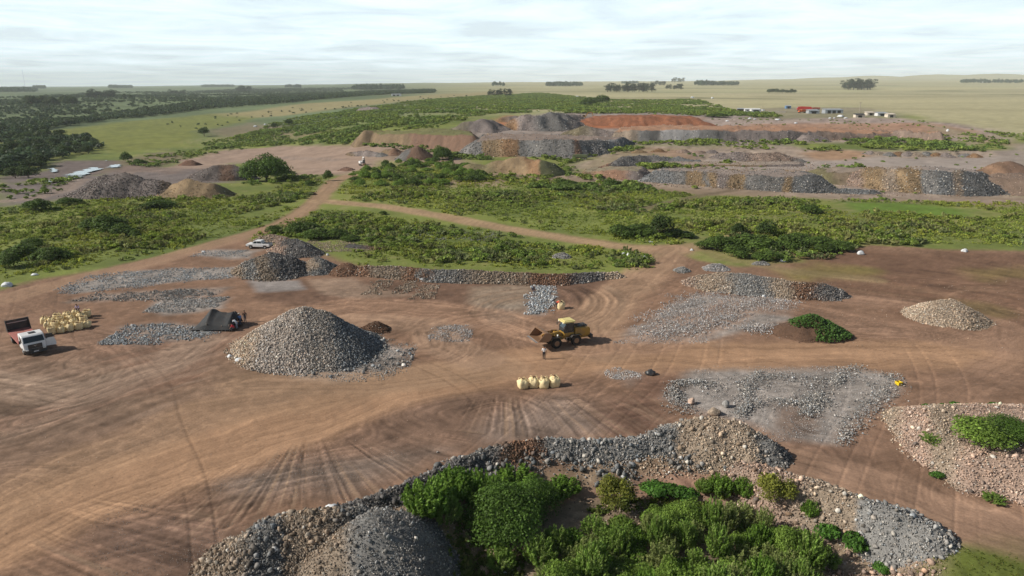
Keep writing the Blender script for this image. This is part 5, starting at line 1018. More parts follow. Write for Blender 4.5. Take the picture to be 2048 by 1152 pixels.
# ---------------------------------------------------------------- wheel loader, nose along +X
def loader(loc, rz, sc=1):
    e = thing('wheel_loader', 'yellow wheel loader with cream cab roof and empty rusty bucket on the dirt road', 'wheel loader', loc, rz); e.scale = (sc,) * 3
    b = MB()
    b.prism([(-3.7, 1.15), (-3.75, 1.9), (-3.6, 2.25), (-1.5, 2.42), (-1.45, 1.1)], -.95, .95, .06)
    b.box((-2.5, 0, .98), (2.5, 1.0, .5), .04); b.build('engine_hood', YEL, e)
    b = MB(); b.box((-2.7, 0, 2.44), (1.5, 1.2, .08), .02); b.box((-3.0, .3, 2.53), (.5, .4, .12), .02)
    for i in range(7): b.box((-3.72, 0, 1.35 + i * .11), (.1, 1.3, .05), .01)
    b.box((-3.85, 0, .95), (.4, 2.3, .55), .06); b.build('counterweight', DKM, e)
    b = MB(); b.cyl((-1.75, -.55, 2.35), (-1.75, -.55, 3.0), .09, k=12); b.cyl((-1.75, -.55, 3.0), (-1.85, -.55, 3.12), .08, k=12); b.cyl((-1.95, .35, 2.4), (-1.95, .35, 2.8), .13, k=14); b.build('exhaust', DKM, e)
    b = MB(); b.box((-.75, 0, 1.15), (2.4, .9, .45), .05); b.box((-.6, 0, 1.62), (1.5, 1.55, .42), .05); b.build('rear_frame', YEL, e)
    b = MB()
    for y in (-.72, .72):
        for x in (-1.25, -.35): b.box((x, y, 2.5), (.09, .09, 1.45), .02)
        b.box((.12, y * .93, 2.2), (.09, .09, .9), .02, (0, .0, 0)); b.box((-.6, y, 1.85), (1.45, .06, .22), .01)
    b.box((-.1, 0, 3.16), (.08, 1.45, .1), .02); b.build('cab_frame', DKM, e)
    b = MB(); b.prism([(-1.2, 1.9), (-1.2, 3.2), (-.2, 3.2), (.14, 2.45), (.14, 1.9)], -.69, .69, .03); b.build('cab_glass', GLASS, e)
    b = MB(); b.box((-.62, 0, 3.3), (1.75, 1.75, .2), .06); b.box((-.62, 0, 3.43), (1.25, 1.2, .09), .04); b.build('cab_roof', YELP, e)
    for y in (-.6, .6):
        h = MB(); h.cyl((.24, y, 3.2), (.32, y, 3.2), .09, k=12); h.build('headlight', LAMP, e)
    for y in (-.98, .98):
        h = MB(); h.cyl((1.15, y * .95, 1.75), (1.27, y * .95, 1.75), .13, k=12); h.build('headlight', LAMP, e)
        m = MB(); m.box((.3, y * 1.05, 2.7), (.05, .22, .35), .02); m.cyl((.1, y * .8, 2.9), (.3, y * 1.05, 2.85), .02, k=6); m.build('mirror', DKM, e)
        l = MB(); l.box((-.35, y * .98, 1.25), (.5, .25, .05), .01); l.box((-.35, y * 1.0, .85), (.45, .22, .05), .01); l.box((-.58, y * .98, 1.05), (.04, .2, .5), .01); l.box((-.12, y * .98, 1.05), (.04, .2, .5), .01); l.build('step', DKM, e)
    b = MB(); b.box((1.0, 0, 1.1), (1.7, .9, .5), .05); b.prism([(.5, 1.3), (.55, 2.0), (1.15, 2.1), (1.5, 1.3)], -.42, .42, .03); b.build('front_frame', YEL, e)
    for y in (-1.02, 1.02):
        for x in (1.45, -1.5): 
            f = MB(); f.prism([(x - .85, 1.3), (x - .6, 1.55), (x + .6, 1.55), (x + .85, 1.3), (x + .8, 1.25), (x + .55, 1.48), (x - .55, 1.48), (x - .8, 1.25)], y - .3, y + .3, .01); f.build('fender', DKM, e)
    for x in (1.45, -1.5):
        for y in (-1.0, 1.0): wheel(e, x, y, .72, .72, .52, RUST, 1 if y > 0 else -1)
    a = MB()
    for y in (-.42, .42):
        a.prism([(.7, 1.95), (.85, 2.12), (2.2, 1.95), (2.95, 1.55), (2.85, 1.3), (2.1, 1.65), (.8, 1.8)], y - .07, y + .07, .02)
        a.cyl((.9, y * .7, 1.3), (2.1, y * .7, 1.8), .08, k=12)
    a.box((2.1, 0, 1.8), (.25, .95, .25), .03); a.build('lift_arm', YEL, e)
    a = MB(); a.prism([(1.5, 1.95), (1.65, 2.35), (1.85, 2.35), (1.95, 1.5), (1.7, 1.45)], -.1, .1, .02); a.cyl((.9, 0, 2.1), (1.6, 0, 2.25), .09, k=12); a.cyl((1.85, 0, 2.2), (2.9, 0, 2.15), .06, k=10); a.build('tilt_linkage', RUST, e)
    # bucket: curved shell, open to the front, with side plates
    cx, cz = 3.15, 1.85; k = MB(); n = 10; W = 1.42; t = .05
    arc = [(cx + .82 * math.cos(q), cz + .62 * math.sin(q)) for q in [math.radians(75 + i * 215 / n) for i in range(n + 1)]]
    arc = arc + [(cx + 1.15, cz - .42)]
    for (x0, z0), (x1, z1) in zip(arc[:-1], arc[1:]):
        d = math.hypot(x1 - x0, z1 - z0); k.box(((x0 + x1) / 2, 0, (z0 + z1) / 2), (d + .03, 2 * W, t), .0, (0, -math.atan2(z1 - z0, x1 - x0), 0))
    for y in (-W - .026, W + .026): k.prism(arc, y - .024, y + .024, 0)
    k.build('bucket', RUST, e)
    c = MB(); c.box((cx + 1.22, 0, cz - .47), (.28, 2 * W, .06), .0, (0, .0, 0))
    for i in range(8): c.box((cx + 1.42, -W + .15 + i * (2 * W - .3) / 7, cz - .46), (.22, .12, .07), .02)
    c.build('cutting_edge', CHROME, e); return e
g1 = G(1152, 691); g2 = G(1117, 701); ga = G(1135, 694)
ang = math.atan2(g2[1] - g1[1], g2[0] - g1[0])
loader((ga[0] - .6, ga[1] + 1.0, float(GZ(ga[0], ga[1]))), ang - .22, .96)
# ---------------------------------------------------------------- flat bed truck, nose along +X
def truck(loc, rz, sc):
    e = thing('flatbed_truck', 'white cab truck with red flat bed, its door open, parked beside the sacks', 'truck', loc, rz); e.scale = (sc,) * 3
    cab = MB(); cab.prism([(.9, .75), (.9, 2.72), (1.05, 2.85), (2.35, 2.82), (2.6, 2.65), (2.95, 1.75), (3.0, .75)], -1.15, 1.15, .06); cab.build('cab', WHITE, e)
    g = MB(); g.sheet([(2.625, -1.0, 2.60), (2.625, 1.0, 2.60), (2.93, 1.05, 1.86), (2.93, -1.05, 1.86)], .03); g.build('windscreen', GLASS, e)
    for y in (-1.165,):
        g = MB(); g.prism([(1.55, 1.85), (1.55, 2.55), (2.3, 2.55), (2.62, 1.85)], y - .01, y + .01, 0); g.build('side_window', GLASS, e)
    g = MB(); g.box((3.03, 0, 1.28), (.06, 1.45, .62), .02); 
    for i in range(4): g.box((3.06, 0, 1.08 + i * .14), (.03, 1.3, .05), .01)
    g.build('grille', DKM, e)
    s = MB(); s.prism([(-.16, .12), (0, -.12), (.16, .12), (.09, .12), (0, -.02), (-.09, .12)], -.01, .01, 0); o = s.build('emblem', CHROME, e); o.rotation_euler = (0, 0, math.pi / 2); o.location = (3.085, 0, 1.36)
    g = MB(); g.box((3.02, 0, .72), (.35, 2.3, .42), .07); g.box((3.1, 0, .45), (.2, 2.1, .2), .04); g.build('bumper', DKM, e)
    g = MB(); g.box((3.21, 0, .62), (.02, .5, .13), .005); g.build('number_plate', WHITE, e)
    for y in (-.88, .88): g = MB(); g.box((3.12, y, .88), (.16, .34, .18), .04); g.build('headlight', LAMP, e)
    g = MB(); g.box((1.8, .1, 2.88), (.55, .7, .08), .02); g.build('roof_hatch', DKM, e)
    d = MB(); d.prism([(0, -.75), (0, .42), (.85, .42), (1.02, -.25), (1.0, -.75)], -.035, .035, .02); do = d.build('door', WHITE, e); do.location = (2.72, 1.2, 1.6); do.rotation_euler = (0, 0, math.radians(78))
    w = MB(); w.prism([(.1, .45), (.1, .98), (.72, .98), (.98, .45)], -.02, .02, .0); w.box((.07, 0, .7), (.05, .07, .6), .01); w.box((.45, 0, 1.0), (.8, .07, .05), .01); wo = w.build('window', GLASS, do); wo.location = (0, 0, 0)
    i = MB(); i.prism([(1.35, .85), (1.35, 2.5), (2.3, 2.5), (2.7, 1.8), (2.6, .85)], 1.14, 1.165, 0); i.build('doorway', BLK, e)
    for y in (-1.38, 1.38): m = MB(); m.box((2.75, y, 2.1), (.08, .2, .42), .02); m.cyl((2.7, y * .84, 2.35), (2.75, y, 2.32), .02, k=6); m.build('mirror', DKM, e)
    c = MB()
    for y in (-.42, .42): c.box((-1.2, y, .92), (7.4, .12, .26), .02)
    c.box((.2, .75, .75), (1.0, .5, .5), .05); c.box((-.2, -.75, .75), (.9, .45, .45), .05); c.build('chassis', DKM, e)
    f = MB(); f.box((-2.2, 0, 1.15), (5.9, 2.45, .14), .02)
    for k in range(6): f.box((-2.2, -1.02 + k * .41, 1.223), (5.8, .37, .012), .0)
    f.build('flat_bed', REDF, e)
    h = MB(); h.box((.8, 0, 1.62), (.1, 2.4, .9), .02)
    for y in (-1.1, -.4, .4, 1.1): h.box((.73, y, 1.58), (.08, .1, .85), .01)
    h.build('headboard', REDM, e)
    t = MB(); t.box((-5.15, 0, 1.95), (.12, 2.5, 1.6), .02)
    for y in (-1.23, 1.23): t.prism([(-5.2, 1.1), (-5.2, 2.8), (-4.9, 2.8), (-4.3, 1.2)], y - .03, y + .03, .0)
    t.box((-5.07, 0, 2.73), (.14, 2.5, .12), .02); t.build('tailgate', DKM, e)
    p = MB(); p.box((-5.05, 0, 2.35), (.06, 2.2, .1), .01); p.build('tailgate_rail', CHROME, e)
    for y in (-1.0, 1.0):
        q = 1 if y > 0 else -1; wheel(e, 2.15, y, .5, .5, .3, CHROME, q); wheel(e, -3.0, y, .5, .5, .5, CHROME, q)
        m = MB(); m.prism([(-3.65, 1.0), (-3.5, 1.12), (-2.5, 1.12), (-2.35, 1.0), (-2.4, .97), (-2.55, 1.06), (-3.45, 1.06), (-3.6, .97)], y - .25, y + .25, 0); m.build('mudguard', BLK, e)
    return e
tf = G(68, 704); tr = G(26, 668)
a_t = math.atan2(tf[1] - tr[1], tf[0] - tr[0])
truck((tf[0] - 3.1 * math.cos(a_t) * .95, tf[1] - 3.1 * math.sin(a_t) * .95 + .2, float(GZ(tf[0], tf[1]))), a_t - .04, 1.03)
bpy.data.objects['flatbed_truck'].scale = (1.14, 1.04, .88); bpy.data.objects['flatbed_truck'].location.y -= .6; bpy.data.objects['flatbed_truck'].location.x += .65
print('truck ang', math.degrees(a_t), 'loader', math.degrees(ang))
# ---------------------------------------------------------------- pick-up, nose along +X
def pickup(loc, rz):
    e = thing('pickup', 'white double cab pick-up parked in front of the stone heaps, facing left', 'pick-up', loc, rz)
    b = MB(); b.prism([(2.5, .55), (2.55, .85), (2.4, 1.02), (1.45, 1.1), (-2.45, 1.1), (-2.5, .55), (-1.9, .5), (-1.85, .75), (-1.2, .75), (-1.1, .45), (1.05, .45), (1.15, .75), (1.85, .75), (1.95, .5)], -.87, .87, .05); b.build('body', WHITE, e)
    b = MB(); b.prism([(1.35, 1.1), (.75, 1.66), (-.75, 1.70), (-.95, 1.1)], -.76, .76, .05); b.build('cab', WHITE, e)
    for y in (-.77, .77):
        for pr in ([(1.1, 1.15), (.72, 1.55), (.2, 1.58), (.2, 1.15)], [(.1, 1.15), (.1, 1.58), (-.65, 1.6), (-.8, 1.15)]): g = MB(); g.prism(pr, y - .01, y + .01, 0); g.build('side_window', GLASS, e)
    g = MB(); g.sheet([(1.345, -.66, 1.16), (1.345, .66, 1.16), (.835, .62, 1.64), (.835, -.62, 1.64)], .02); g.build('windscreen', GLASS, e)
    g = MB(); g.box((-1.7, 0, 1.105), (1.4, 1.5, .02), .0); g.build('cargo_bed', BLK, e)
    g = MB(); g.cyl((-1.1, -.7, 1.1), (-1.1, -.7, 1.62), .03); g.cyl((-1.1, .7, 1.1), (-1.1, .7, 1.62), .03); g.cyl((-1.1, -.7, 1.62), (-1.1, .7, 1.62), .03); g.cyl((-1.1, -.7, 1.6), (-2.3, -.78, 1.12), .025); g.cyl((-1.1, .7, 1.6), (-2.3, .78, 1.12), .025); g.build('roll_bar', DKM, e)
    for x, n in ((2.5, 'bumper'), (-2.52, 'bumper')): g = MB(); g.box((x, 0, .52), (.16, 1.7, .22), .04); g.build(n, DKM, e)
    for y in (-.66, .66): g = MB(); g.box((2.53, y, .82), (.06, .3, .16), .02); g.build('headlight', LAMP, e)
    for x in (1.5, -1.53):
        for y in (-.8, .8): wheel(e, x, y, .37, .37, .24, CHROME, 1 if y > 0 else -1)
    return e
gp = G(517, 498); pickup((gp[0], gp[1] + .8, gp[2]), math.pi - .12)
# ---------------------------------------------------------------- bulk bags
def bag(name, label, loc, rz, w=1.2, h=1.0, mat=None, group=None, seed=0, closed=True, cat='bulk bag', ret=False):
    r = np.random.default_rng(seed); n = 20; rings = []
    prof = [(0, .90), (.04, .97), (.25, 1.04), (.5, 1.05), (.72, .98), (.86, .78), (.95, .45), (1.0, .26), (1.06, .30), (1.10, .34)] if closed else [(0, .92), (.04, .98), (.3, 1.05), (.6, 1.04), (.85, 1.0), (1.0, 1.0), (1.02, .9), (.93, .86)]
    V = []
    for t, s in prof:
        for i in range(n):
            a = i * 2 * math.pi / n; sq = 1 / max(abs(math.cos(a)), abs(math.sin(a))); k = min(1, .55 + (1 - t) * .3) if closed else .7
            q = w / 2 * s * (1 * (1 - k) + k * sq * .88); q *= 1 + (.05 + .16 * (closed and t > .7)) * math.sin(a * 5 + seed) * (t > .3) + r.normal(0, .012)
            V.append((q * math.cos(a), q * math.sin(a), t * h + r.normal(0, .012) * (t > 0)))
    m = len(prof); i = np.arange(n); j = (i + 1) % n
    Fq = np.concatenate([np.stack([i + k * n, j + k * n, j + (k + 1) * n, i + (k + 1) * n], 1) for k in range(m - 1)])
    e = thing(name, label, cat, loc, rz, group)
    mk('sack', V, Fq, mat or BAGM, None, True, e)
    for a in range(4):
        c = MB()
        q = math.pi / 4 + a * math.pi / 2; x, y = .40 * w * math.cos(q), .40 * w * math.sin(q); z = h * (.86 if closed else .98)
        P = [(x, y, z - .1), (x * 1.15, y * 1.15, z + .14), (x * .8, y * .8, z + .26), (x * .55, y * .55, z + .12)]
        for p0, p1 in zip(P[:-1], P[1:]): c.cyl(p0, p1, .028, k=6)
        c.build('lifting_loop', mat or BAGM, e)
    S = 26; p = r.uniform(-1, 1, (S, 2)) * w * (.14 if closed else .34); z = np.full(S, h * (1.03 if closed else .95)) + r.uniform(-.03, .08, S)
    v, f, cc = stones(np.column_stack([p, z]), r.uniform(.09, .2, S), stone_cols(BROWN * 1.2, S, r), 1, seed); mk('stone_load', v, f, MROCK, cc, False, e)
    return e
BG = [bag('bulk_bag', 'leftmost of the four cream sacks standing in a row on the road side', tuple(G(1046, 777) + np.array([0, .3, 0])), .35, seed=1)]
for i, (px, py, lab, rz) in enumerate(((1068, 775, 'second from the left of the four cream sacks standing in a row', .1), (1088, 776, 'third from the left of the four cream sacks standing in a row', -.15), (1109, 774, 'rightmost of the four cream sacks standing in a row', .2))): bag('bulk_bag', lab, tuple(G(px, py) + np.array([0, .3, 0])), rz, seed=2 + i, h=1.1 + .06 * (i == 2))
bag('bulk_bag', 'single cream sack beside the person in red, behind the wheel loader', tuple(G(1122, 619) + np.array([0, .4, 0])), .3, w=1.15, h=1.15, seed=9)
lot = [(105, 667), (118, 665), (135, 662), (152, 659), (173, 654), (97, 655), (112, 655), (130, 653), (148, 650), (168, 645), (90, 647), (104, 648), (122, 645), (142, 641), (162, 637), (115, 640), (134, 636), (152, 632), (171, 634)]
PC = []
for i, (px, py) in enumerate(lot):
    g = G(px, py)
    for a in PC:
        d = math.hypot(g[0] - a[0], g[1] - a[1])
        if d < 1.05: g[0] = a[0] + (g[0] - a[0]) / d * 1.05; g[1] = a[1] + (g[1] - a[1]) / d * 1.05
    PC.append((g[0], g[1])); bag('bulk_bag', 'cream bulk sack filled with brown stones in the pack beside the truck', (g[0], g[1], float(GZ(g[0], g[1])) + .02), .2 + R_.uniform(-.15, .15), w=1.0, h=R_.uniform(.82, .98), seed=20 + i, closed=i % 3 != 0, group='cream sacks packed together beside the truck')
# ---------------------------------------------------------------- loose white sacks and litter
def sack(px, py, w, h, label, mat=None, seed=0, name='plastic_sack', cat='sack', group=None, zf=None, flat=.8):
    r = np.random.default_rng(seed + 500); V0, F0 = _ico(3); d = V0 * 2
    k = 1 + .45 * fbm(d[:, 0] * 1.6 + seed, d[:, 1] * 1.6 + d[:, 2], 4, seed) + .12 * fbm(d[:, 0] * 5, d[:, 2] * 5 + d[:, 1] * 3, 3, seed + 1)
    d = d * k[:, None]; d[:, 2] = np.where(d[:, 2] < -.35, -.35, d[:, 2]) + .35
    g = G(px, py); q = ppm(g); ww = w / q * .85; hh = h / q * flat
    z = float(GZ(g[0], g[1])) if zf is None else float(zf(g[0], g[1])[0])
    d = d * np.array([ww / 2, ww / 2 * .8, hh / 1.35])
    o = mk(name, d, F0, mat or PLAST, None, True, None, (g[0], g[1] + ww * .2, z - .03)); return setp(o, label, cat, group)
for i, a in enumerate(((713, 712, 27, 20, 'large white plastic sack at the right foot of the tallest stone heap', None), (459, 715, 13, 8, 'small white sack at the left foot of the tallest stone heap', None), (478, 723, 22, 8, 'flattened white sack below the left foot of the tallest heap', None),
        (845, 562, 13, 9, 'round white sack lying in front of the long ridge', None), (1209, 556, 12, 9, 'white sack at the right end of the long ridge', None), (1247, 512, 11, 10, 'round white sack in the scrub, left of three near the junction', None), (1259, 513, 12, 9, 'white sack in the scrub, middle of three near the junction', None), (1289, 519, 16, 8, 'torn white sack in the scrub nearest the junction', None),
        (1722, 509, 14, 9, 'white sack at the right end of the thick bush clump', None), (1930, 504, 14, 8, 'white sack at the edge of the scrub at far right', None), (12, 574, 24, 12, 'bluish white plastic bundle at the left edge beside the road', None), (68, 551, 16, 5, 'flat white sack in the grass right of the bluish bundle', None),
        (743, 666, 16, 5, 'flat white sheet lying under the small brown heap', None), (655, 511, 6, 5, 'tiny white sack behind the pointed heap', None), (486, 530, 9, 6, 'small white sack on the left flank of the broad dark heap', None), (815, 471, 10, 4, 'white rag in the dip of the scrub field', None), (1303, 485, 12, 4, 'white rag under the tree above the junction', None), (1384, 501, 9, 4, 'white rag at the right side of the track junction', None),
        (1508, 457, 10, 4, 'white sheet lying on the bushes left of the upright tree', None), (1567, 524, 14, 8, 'pale sack under the near edge of the thick bush clump', None), (1973, 646, 16, 8, 'white sack at the right foot of the lone tan heap', None), (1138, 368, 14, 5, 'white sheet in front of the striped bank, left piece', None), (1306, 361, 26, 6, 'white sheets lying at the left end of the striped bank', None), (1528, 594, 10, 5, 'white stone bag below the right hand ridge', None), (407, 505, 8, 5, 'white sack on the gravel patch in front of the pick-up', None))):
    sack(a[0], a[1], a[2], a[3], a[4], seed=i, cat='white sack')
sack(663, 1034, 28, 10, 'white sack lying on top of the bank above the craggy boulder heap', seed=40, zf=lambda x, y: np.maximum(HP['bank'](x, y), HP['heapL2'](x, y)), cat='white sack')
sack(1302, 750, 24, 13, 'black plastic bag full of something beside the small stone patch', BLK, 41, cat='black bag')
sack(1010, 1148, 10, 6, 'pale stone bag under the biggest bush', seed=44, cat='white sack')
# yellow crate
g = G(1797, 769); cr = MB(); s_ = .42
for z in (.04, .2, .36): 
    for sx_, sy_, dx_, dy_ in ((0, .3, .6, .03), (0, -.3, .6, .03), (.3, 0, .03, .57), (-.3, 0, .03, .57)): cr.box((sx_, sy_, z), (dx_, dy_, .11), .005)
for x in (-.3, .3):
    for y in (-.3, .3): cr.box((x, y, .22), (.05, .05, .44), .005)
cr.box((0, 0, .05), (.58, .58, .06), .0); cr.box((.28, 0, .21), (.02, .56, .38), 0); cr.box((-.28, 0, .21), (.02, .56, .38), 0); cr.box((0, .28, .21), (.54, .02, .38), 0); cr.box((0, -.28, .21), (.54, .02, .38), 0); o = cr.build('plastic_crate', paint('crate yellow', (.75, .55, .02), .5, dirt=.05)); o.location = g; o.rotation_euler = (0, 0, .3); o.scale = (.85, .85, .85); setp(o, 'bright yellow plastic crate at the top of the right hand stone row', 'crate')
# ---------------------------------------------------------------- black tarpaulin shelter
def shelter():
    b = G(382, 655); c = G(462, 655); top = {}
    x0, y0 = G(375, 668)[:2]; x1, y1 = G(458, 668)[:2]; L = x1 - x0; nx, ny = 40, 16
    U, Vv = np.meshgrid(np.linspace(0, 1, nx), np.linspace(0, 1, ny)); u = U.ravel(); v = Vv.ravel()
    hr = np.interp(u, [0, .12, .38, .5, .75, .9, 1], [.15, .9, 2.45, 2.0, 1.85, 2.1, 1.3]); dpt = 4.2
    z = hr * np.interp(v, [0, .55, .8, 1], [.45, 1.0, .85, .05]) + .06 * fbm(u * 9, v * 5, 3, 4) + .05
    z = z * np.where(v < .02, .8, 1)
    x = x0 + u * L * 1.02; y = y0 + 1.1 + v * dpt * (1 - .1 * u)
    i = (np.arange(ny - 1)[:, None] * nx + np.arange(nx - 1)[None]).ravel(); Fq = np.stack([i, i + 1, i + nx + 1, i + nx], 1)
    e = thing('shade_shelter', 'black shade cloth shelter slung over poles above the blue grey stones', 'shelter', (x0, y0, float(GZ(x0, y0))))
    V = np.stack([x - x0, y - y0, z], 1); lo = V.copy(); lo[:, 2] -= .02
    o = mk('tarpaulin', np.concatenate([V, lo]), [Fq, Fq[:, ::-1] + len(V)], TARP, None, True, e)
    fr = [k for k in range(nx)]; drop = V[fr].copy(); bot = drop.copy(); bot[:, 2] = .35 * (1 - np.linspace(0, 1, nx)) * 0 + .25; bot[:, 1] -= .25; k = np.arange(nx - 1)
    mk('side_cloth', np.concatenate([drop, bot]), np.stack([k, k + 1, k + 1 + nx, k + nx], 1), TARP, None, True, e)
    for uu, hh in ((.38, 2.45), (.74, 1.9), (.92, 2.15), (.12, .95)):
        for vv in (.0, .55):
            p = MB(); px_ = uu * L * 1.02; py_ = 1.1 + vv * dpt; p.cyl((px_, py_, -.1), (px_, py_, hh * (.45 if vv == 0 else 1.0)), .04, k=8); p.build('pole', WOODM, e)
shelter()
# ---------------------------------------------------------------- people
def limb_mesh(nodes, edges, rad, name, mat, parent, sub=1):
    me = bpy.data.meshes.new(name); me.from_pydata(nodes, edges, []); o = bpy.data.objects.new(name, me); C.objects.link(o)
    m = o.modifiers.new('s', 'SKIN'); m.use_smooth_shade = True
    for i, v in enumerate(me.skin_vertices[0].data): v.radius = (rad[i] if isinstance(rad[i], tuple) else (rad[i], rad[i])); v.use_root = i == 0
    if sub: q = o.modifiers.new('d', 'SUBSURF'); q.levels = sub; q.render_levels = sub
    dg = bpy.context.evaluated_depsgraph_get(); ev = o.evaluated_get(dg); nm = bpy.data.meshes.new_from_object(ev); o.modifiers.clear(); o.data = nm; bpy.data.meshes.remove(me)
    nm.name = name; nm.materials.clear(); nm.materials.append(mat)
    for p in nm.polygons: p.use_smooth = True
    o.parent = parent; return o
def person(label, loc, rz, shirt, pants, hat=None, pose='stand', hair=(.03, .02, .015)):
    e = thing('person', label, 'person', loc, rz)
    # joints: x forward, y left
    if pose == 'walk': J = dict(pel=(0, 0, .95), wai=(.01, 0, 1.1), che=(.03, 0, 1.36), nec=(.03, 0, 1.5), hd1=(.05, 0, 1.6), hd2=(.06, 0, 1.7), kl=(.14, .10, .5), kr=(-.06, -.10, .5), fl=(.10, .11, .07), fr=(-.26, -.10, .1), tl=(.30, .12, .04), tr=(-.10, -.11, .03), el=(-.10, .27, 1.12), er=(.06, -.27, 1.13), hl=(-.04, .29, .88), hr=(.24, -.25, .93))
    elif pose == 'stand': J = dict(pel=(0, 0, .95), wai=(.0, 0, 1.1), che=(.02, 0, 1.36), nec=(.02, 0, 1.5), hd1=(.04, 0, 1.6), hd2=(.05, 0, 1.7), kl=(.03, .10, .5), kr=(.03, -.11, .5), fl=(0, .11, .07), fr=(0, -.12, .07), tl=(.2, .14, .04), tr=(.2, -.15, .04), el=(.0, .28, 1.12), er=(.0, -.28, 1.12), hl=(.14, .27, .93), hr=(.14, -.27, .93))
    elif pose == 'bend': J = dict(pel=(-.1, 0, .9), wai=(.05, 0, 1.02), che=(.32, 0, 1.16), nec=(.46, 0, 1.22), hd1=(.55, 0, 1.22), hd2=(.64, 0, 1.2), kl=(.02, .11, .5), kr=(.02, -.12, .5), fl=(-.06, .12, .07), fr=(-.06, -.13, .07), tl=(.16, .15, .04), tr=(.16, -.15, .04), el=(.42, .22, .9), er=(.42, -.22, .9), hl=(.55, .14, .68), hr=(.55, -.14, .68))
    else: J = dict(pel=(-.12, 0, .42), wai=(-.06, 0, .58), che=(.10, 0, .80), nec=(.18, 0, .92), hd1=(.24, 0, 1.0), hd2=(.30, 0, 1.08), kl=(.30, .16, .48), kr=(.30, -.16, .48), fl=(.06, .16, .07), fr=(.06, -.16, .07), tl=(.26, .17, .04), tr=(.26, -.17, .04), el=(.24, .24, .58), er=(.24, -.24, .58), hl=(.46, .16, .40), hr=(.46, -.16, .40))
    names = ['pel', 'wai', 'che', 'nec', 'hd1', 'hd2', 'kl', 'fl', 'tl', 'kr', 'fr', 'tr', 'el', 'hl', 'er', 'hr']; N_ = [J[n] for n in names]; ix = {n: i for i, n in enumerate(names)}
    che = J['che']; hipl = (J['pel'][0], .09, J['pel'][2] - .06); hipr = (J['pel'][0], -.09, J['pel'][2] - .06); shl = (che[0] + .01, .17, che[2] + .05); shr = (che[0] + .01, -.17, che[2] + .05)
    N_ += [hipl, hipr, shl, shr]; ix.update(hipl=16, hipr=17, shl=18, shr=19)
    E = [('pel', 'wai'), ('wai', 'che'), ('che', 'nec'), ('nec', 'hd1'), ('hd1', 'hd2'), ('pel', 'hipl'), ('hipl', 'kl'), ('kl', 'fl'), ('fl', 'tl'), ('pel', 'hipr'), ('hipr', 'kr'), ('kr', 'fr'), ('fr', 'tr'), ('che', 'shl'), ('shl', 'el'), ('el', 'hl'), ('che', 'shr'), ('shr', 'er'), ('er', 'hr')]
    E = [(ix[a], ix[b]) for a, b in E]
    R = dict(pel=.12, wai=(.13, .10), che=(.15, .105), nec=.05, hd1=.085, hd2=.085, kl=.06, kr=.06, fl=.042, fr=.042, tl=.035, tr=.035, el=.04, er=.04, hl=.03, hr=.03, hipl=.085, hipr=.085, shl=.055, shr=.055)
    rad = [R[n] for n in names] + [.085, .085, .055, .055]
    for s, hn, en in ((1, 'hl', 'el'), (-1, 'hr', 'er')):                # palm, four fingers and a thumb
        h = Vector(J[hn]); d = (h - Vector(J[en])).normalized(); sd = Vector((d.z, 0, -d.x)).normalized() if abs(d.z) > .1 or abs(d.x) > .1 else Vector((1, 0, 0))
        pm = h + d * .07; N_.append(tuple(pm)); rad.append((.034, .022)); pi = len(N_) - 1; E.append((ix[hn], pi))
        for k in range(4):
            b0 = pm + d * .035 + sd * (-.03 + k * .02); b1 = b0 + d * (.035 + .006 * (k in (1, 2))) ; b2 = b1 + d * .02 + Vector((0, -s * .015, 0))
            N_ += [tuple(b0), tuple(b1), tuple(b2)]; rad += [.010, .009, .008]; q = len(N_); E += [(pi, q - 3), (q - 3, q - 2), (q - 2, q - 1)]
        t0 = h + d * .04 + sd * .04; t1 = t0 + d * .03 + sd * .02; N_ += [tuple(t0), tuple(t1)]; rad += [.011, .009]; q = len(N_); E += [(ix[hn], q - 2), (q - 2, q - 1)]
    limb_mesh(N_, E, rad, 'body', SKIN, e)
    def P(*n): return [Vector(N_[ix[k]]) for k in n]
    a = P('pel', 'wai', 'che', 'shl', 'shr', 'el', 'er'); mid = a[2].lerp(Vector(J['nec']), .55)
    limb_mesh([tuple(q) for q in (a[0] + Vector((0, 0, .0)), a[1], a[2], mid, a[3], a[4], a[5], a[6])], [(0, 1), (1, 2), (2, 3), (2, 4), (2, 5), (4, 6), (5, 7)], [.165, (.165, .135), (.18, .135), (.075, .07), .075, .075, .055, .055], 'shirt', paint('cloth %s' % (shirt,), shirt, .85, dirt=.08), e)
    a = P('pel', 'hipl', 'hipr', 'kl', 'kr', 'fl', 'fr', 'wai'); limb_mesh([tuple(q) for q in a], [(0, 1), (0, 2), (1, 3), (2, 4), (3, 5), (4, 6), (0, 7)], [.155, .115, .115, .075, .075, .06, .06, .13], 'trousers', paint('cloth %s' % (pants,), pants, .85, dirt=.1), e)
    for f, t in (('fl', 'tl'), ('fr', 'tr')):
        a = P(f, t); limb_mesh([tuple(a[0] - Vector((.04, 0, .02))), tuple(a[1] + Vector((.03, 0, 0)))], [(0, 1)], [.052, .04], 'shoe', BLK, e)
    h1, h2 = Vector(J['hd1']), Vector(J['hd2']); ax = (h2 - h1).normalized(); fw = Vector((ax.z, 0, -ax.x)); c = h1.lerp(h2, .55)
    f = MB(); f.cyl(c + fw * .08, c + fw * .115 - ax * .02, .018, .012, k=8); 
    for s in (-1, 1): f.cyl(c + Vector((0, s * .082, 0)), c + Vector((0, s * .1, 0)), .028, .02, k=8)
    f.build('nose_and_ears', SKIN, e)
    for s in (-1, 1): q = MB(); q.cyl(c + fw * .082 + Vector((0, s * .034, 0)) + ax * .02, c + fw * .092 + Vector((0, s * .034, 0)) + ax * .02, .012, k=8); q.build('eye', BLK, e)
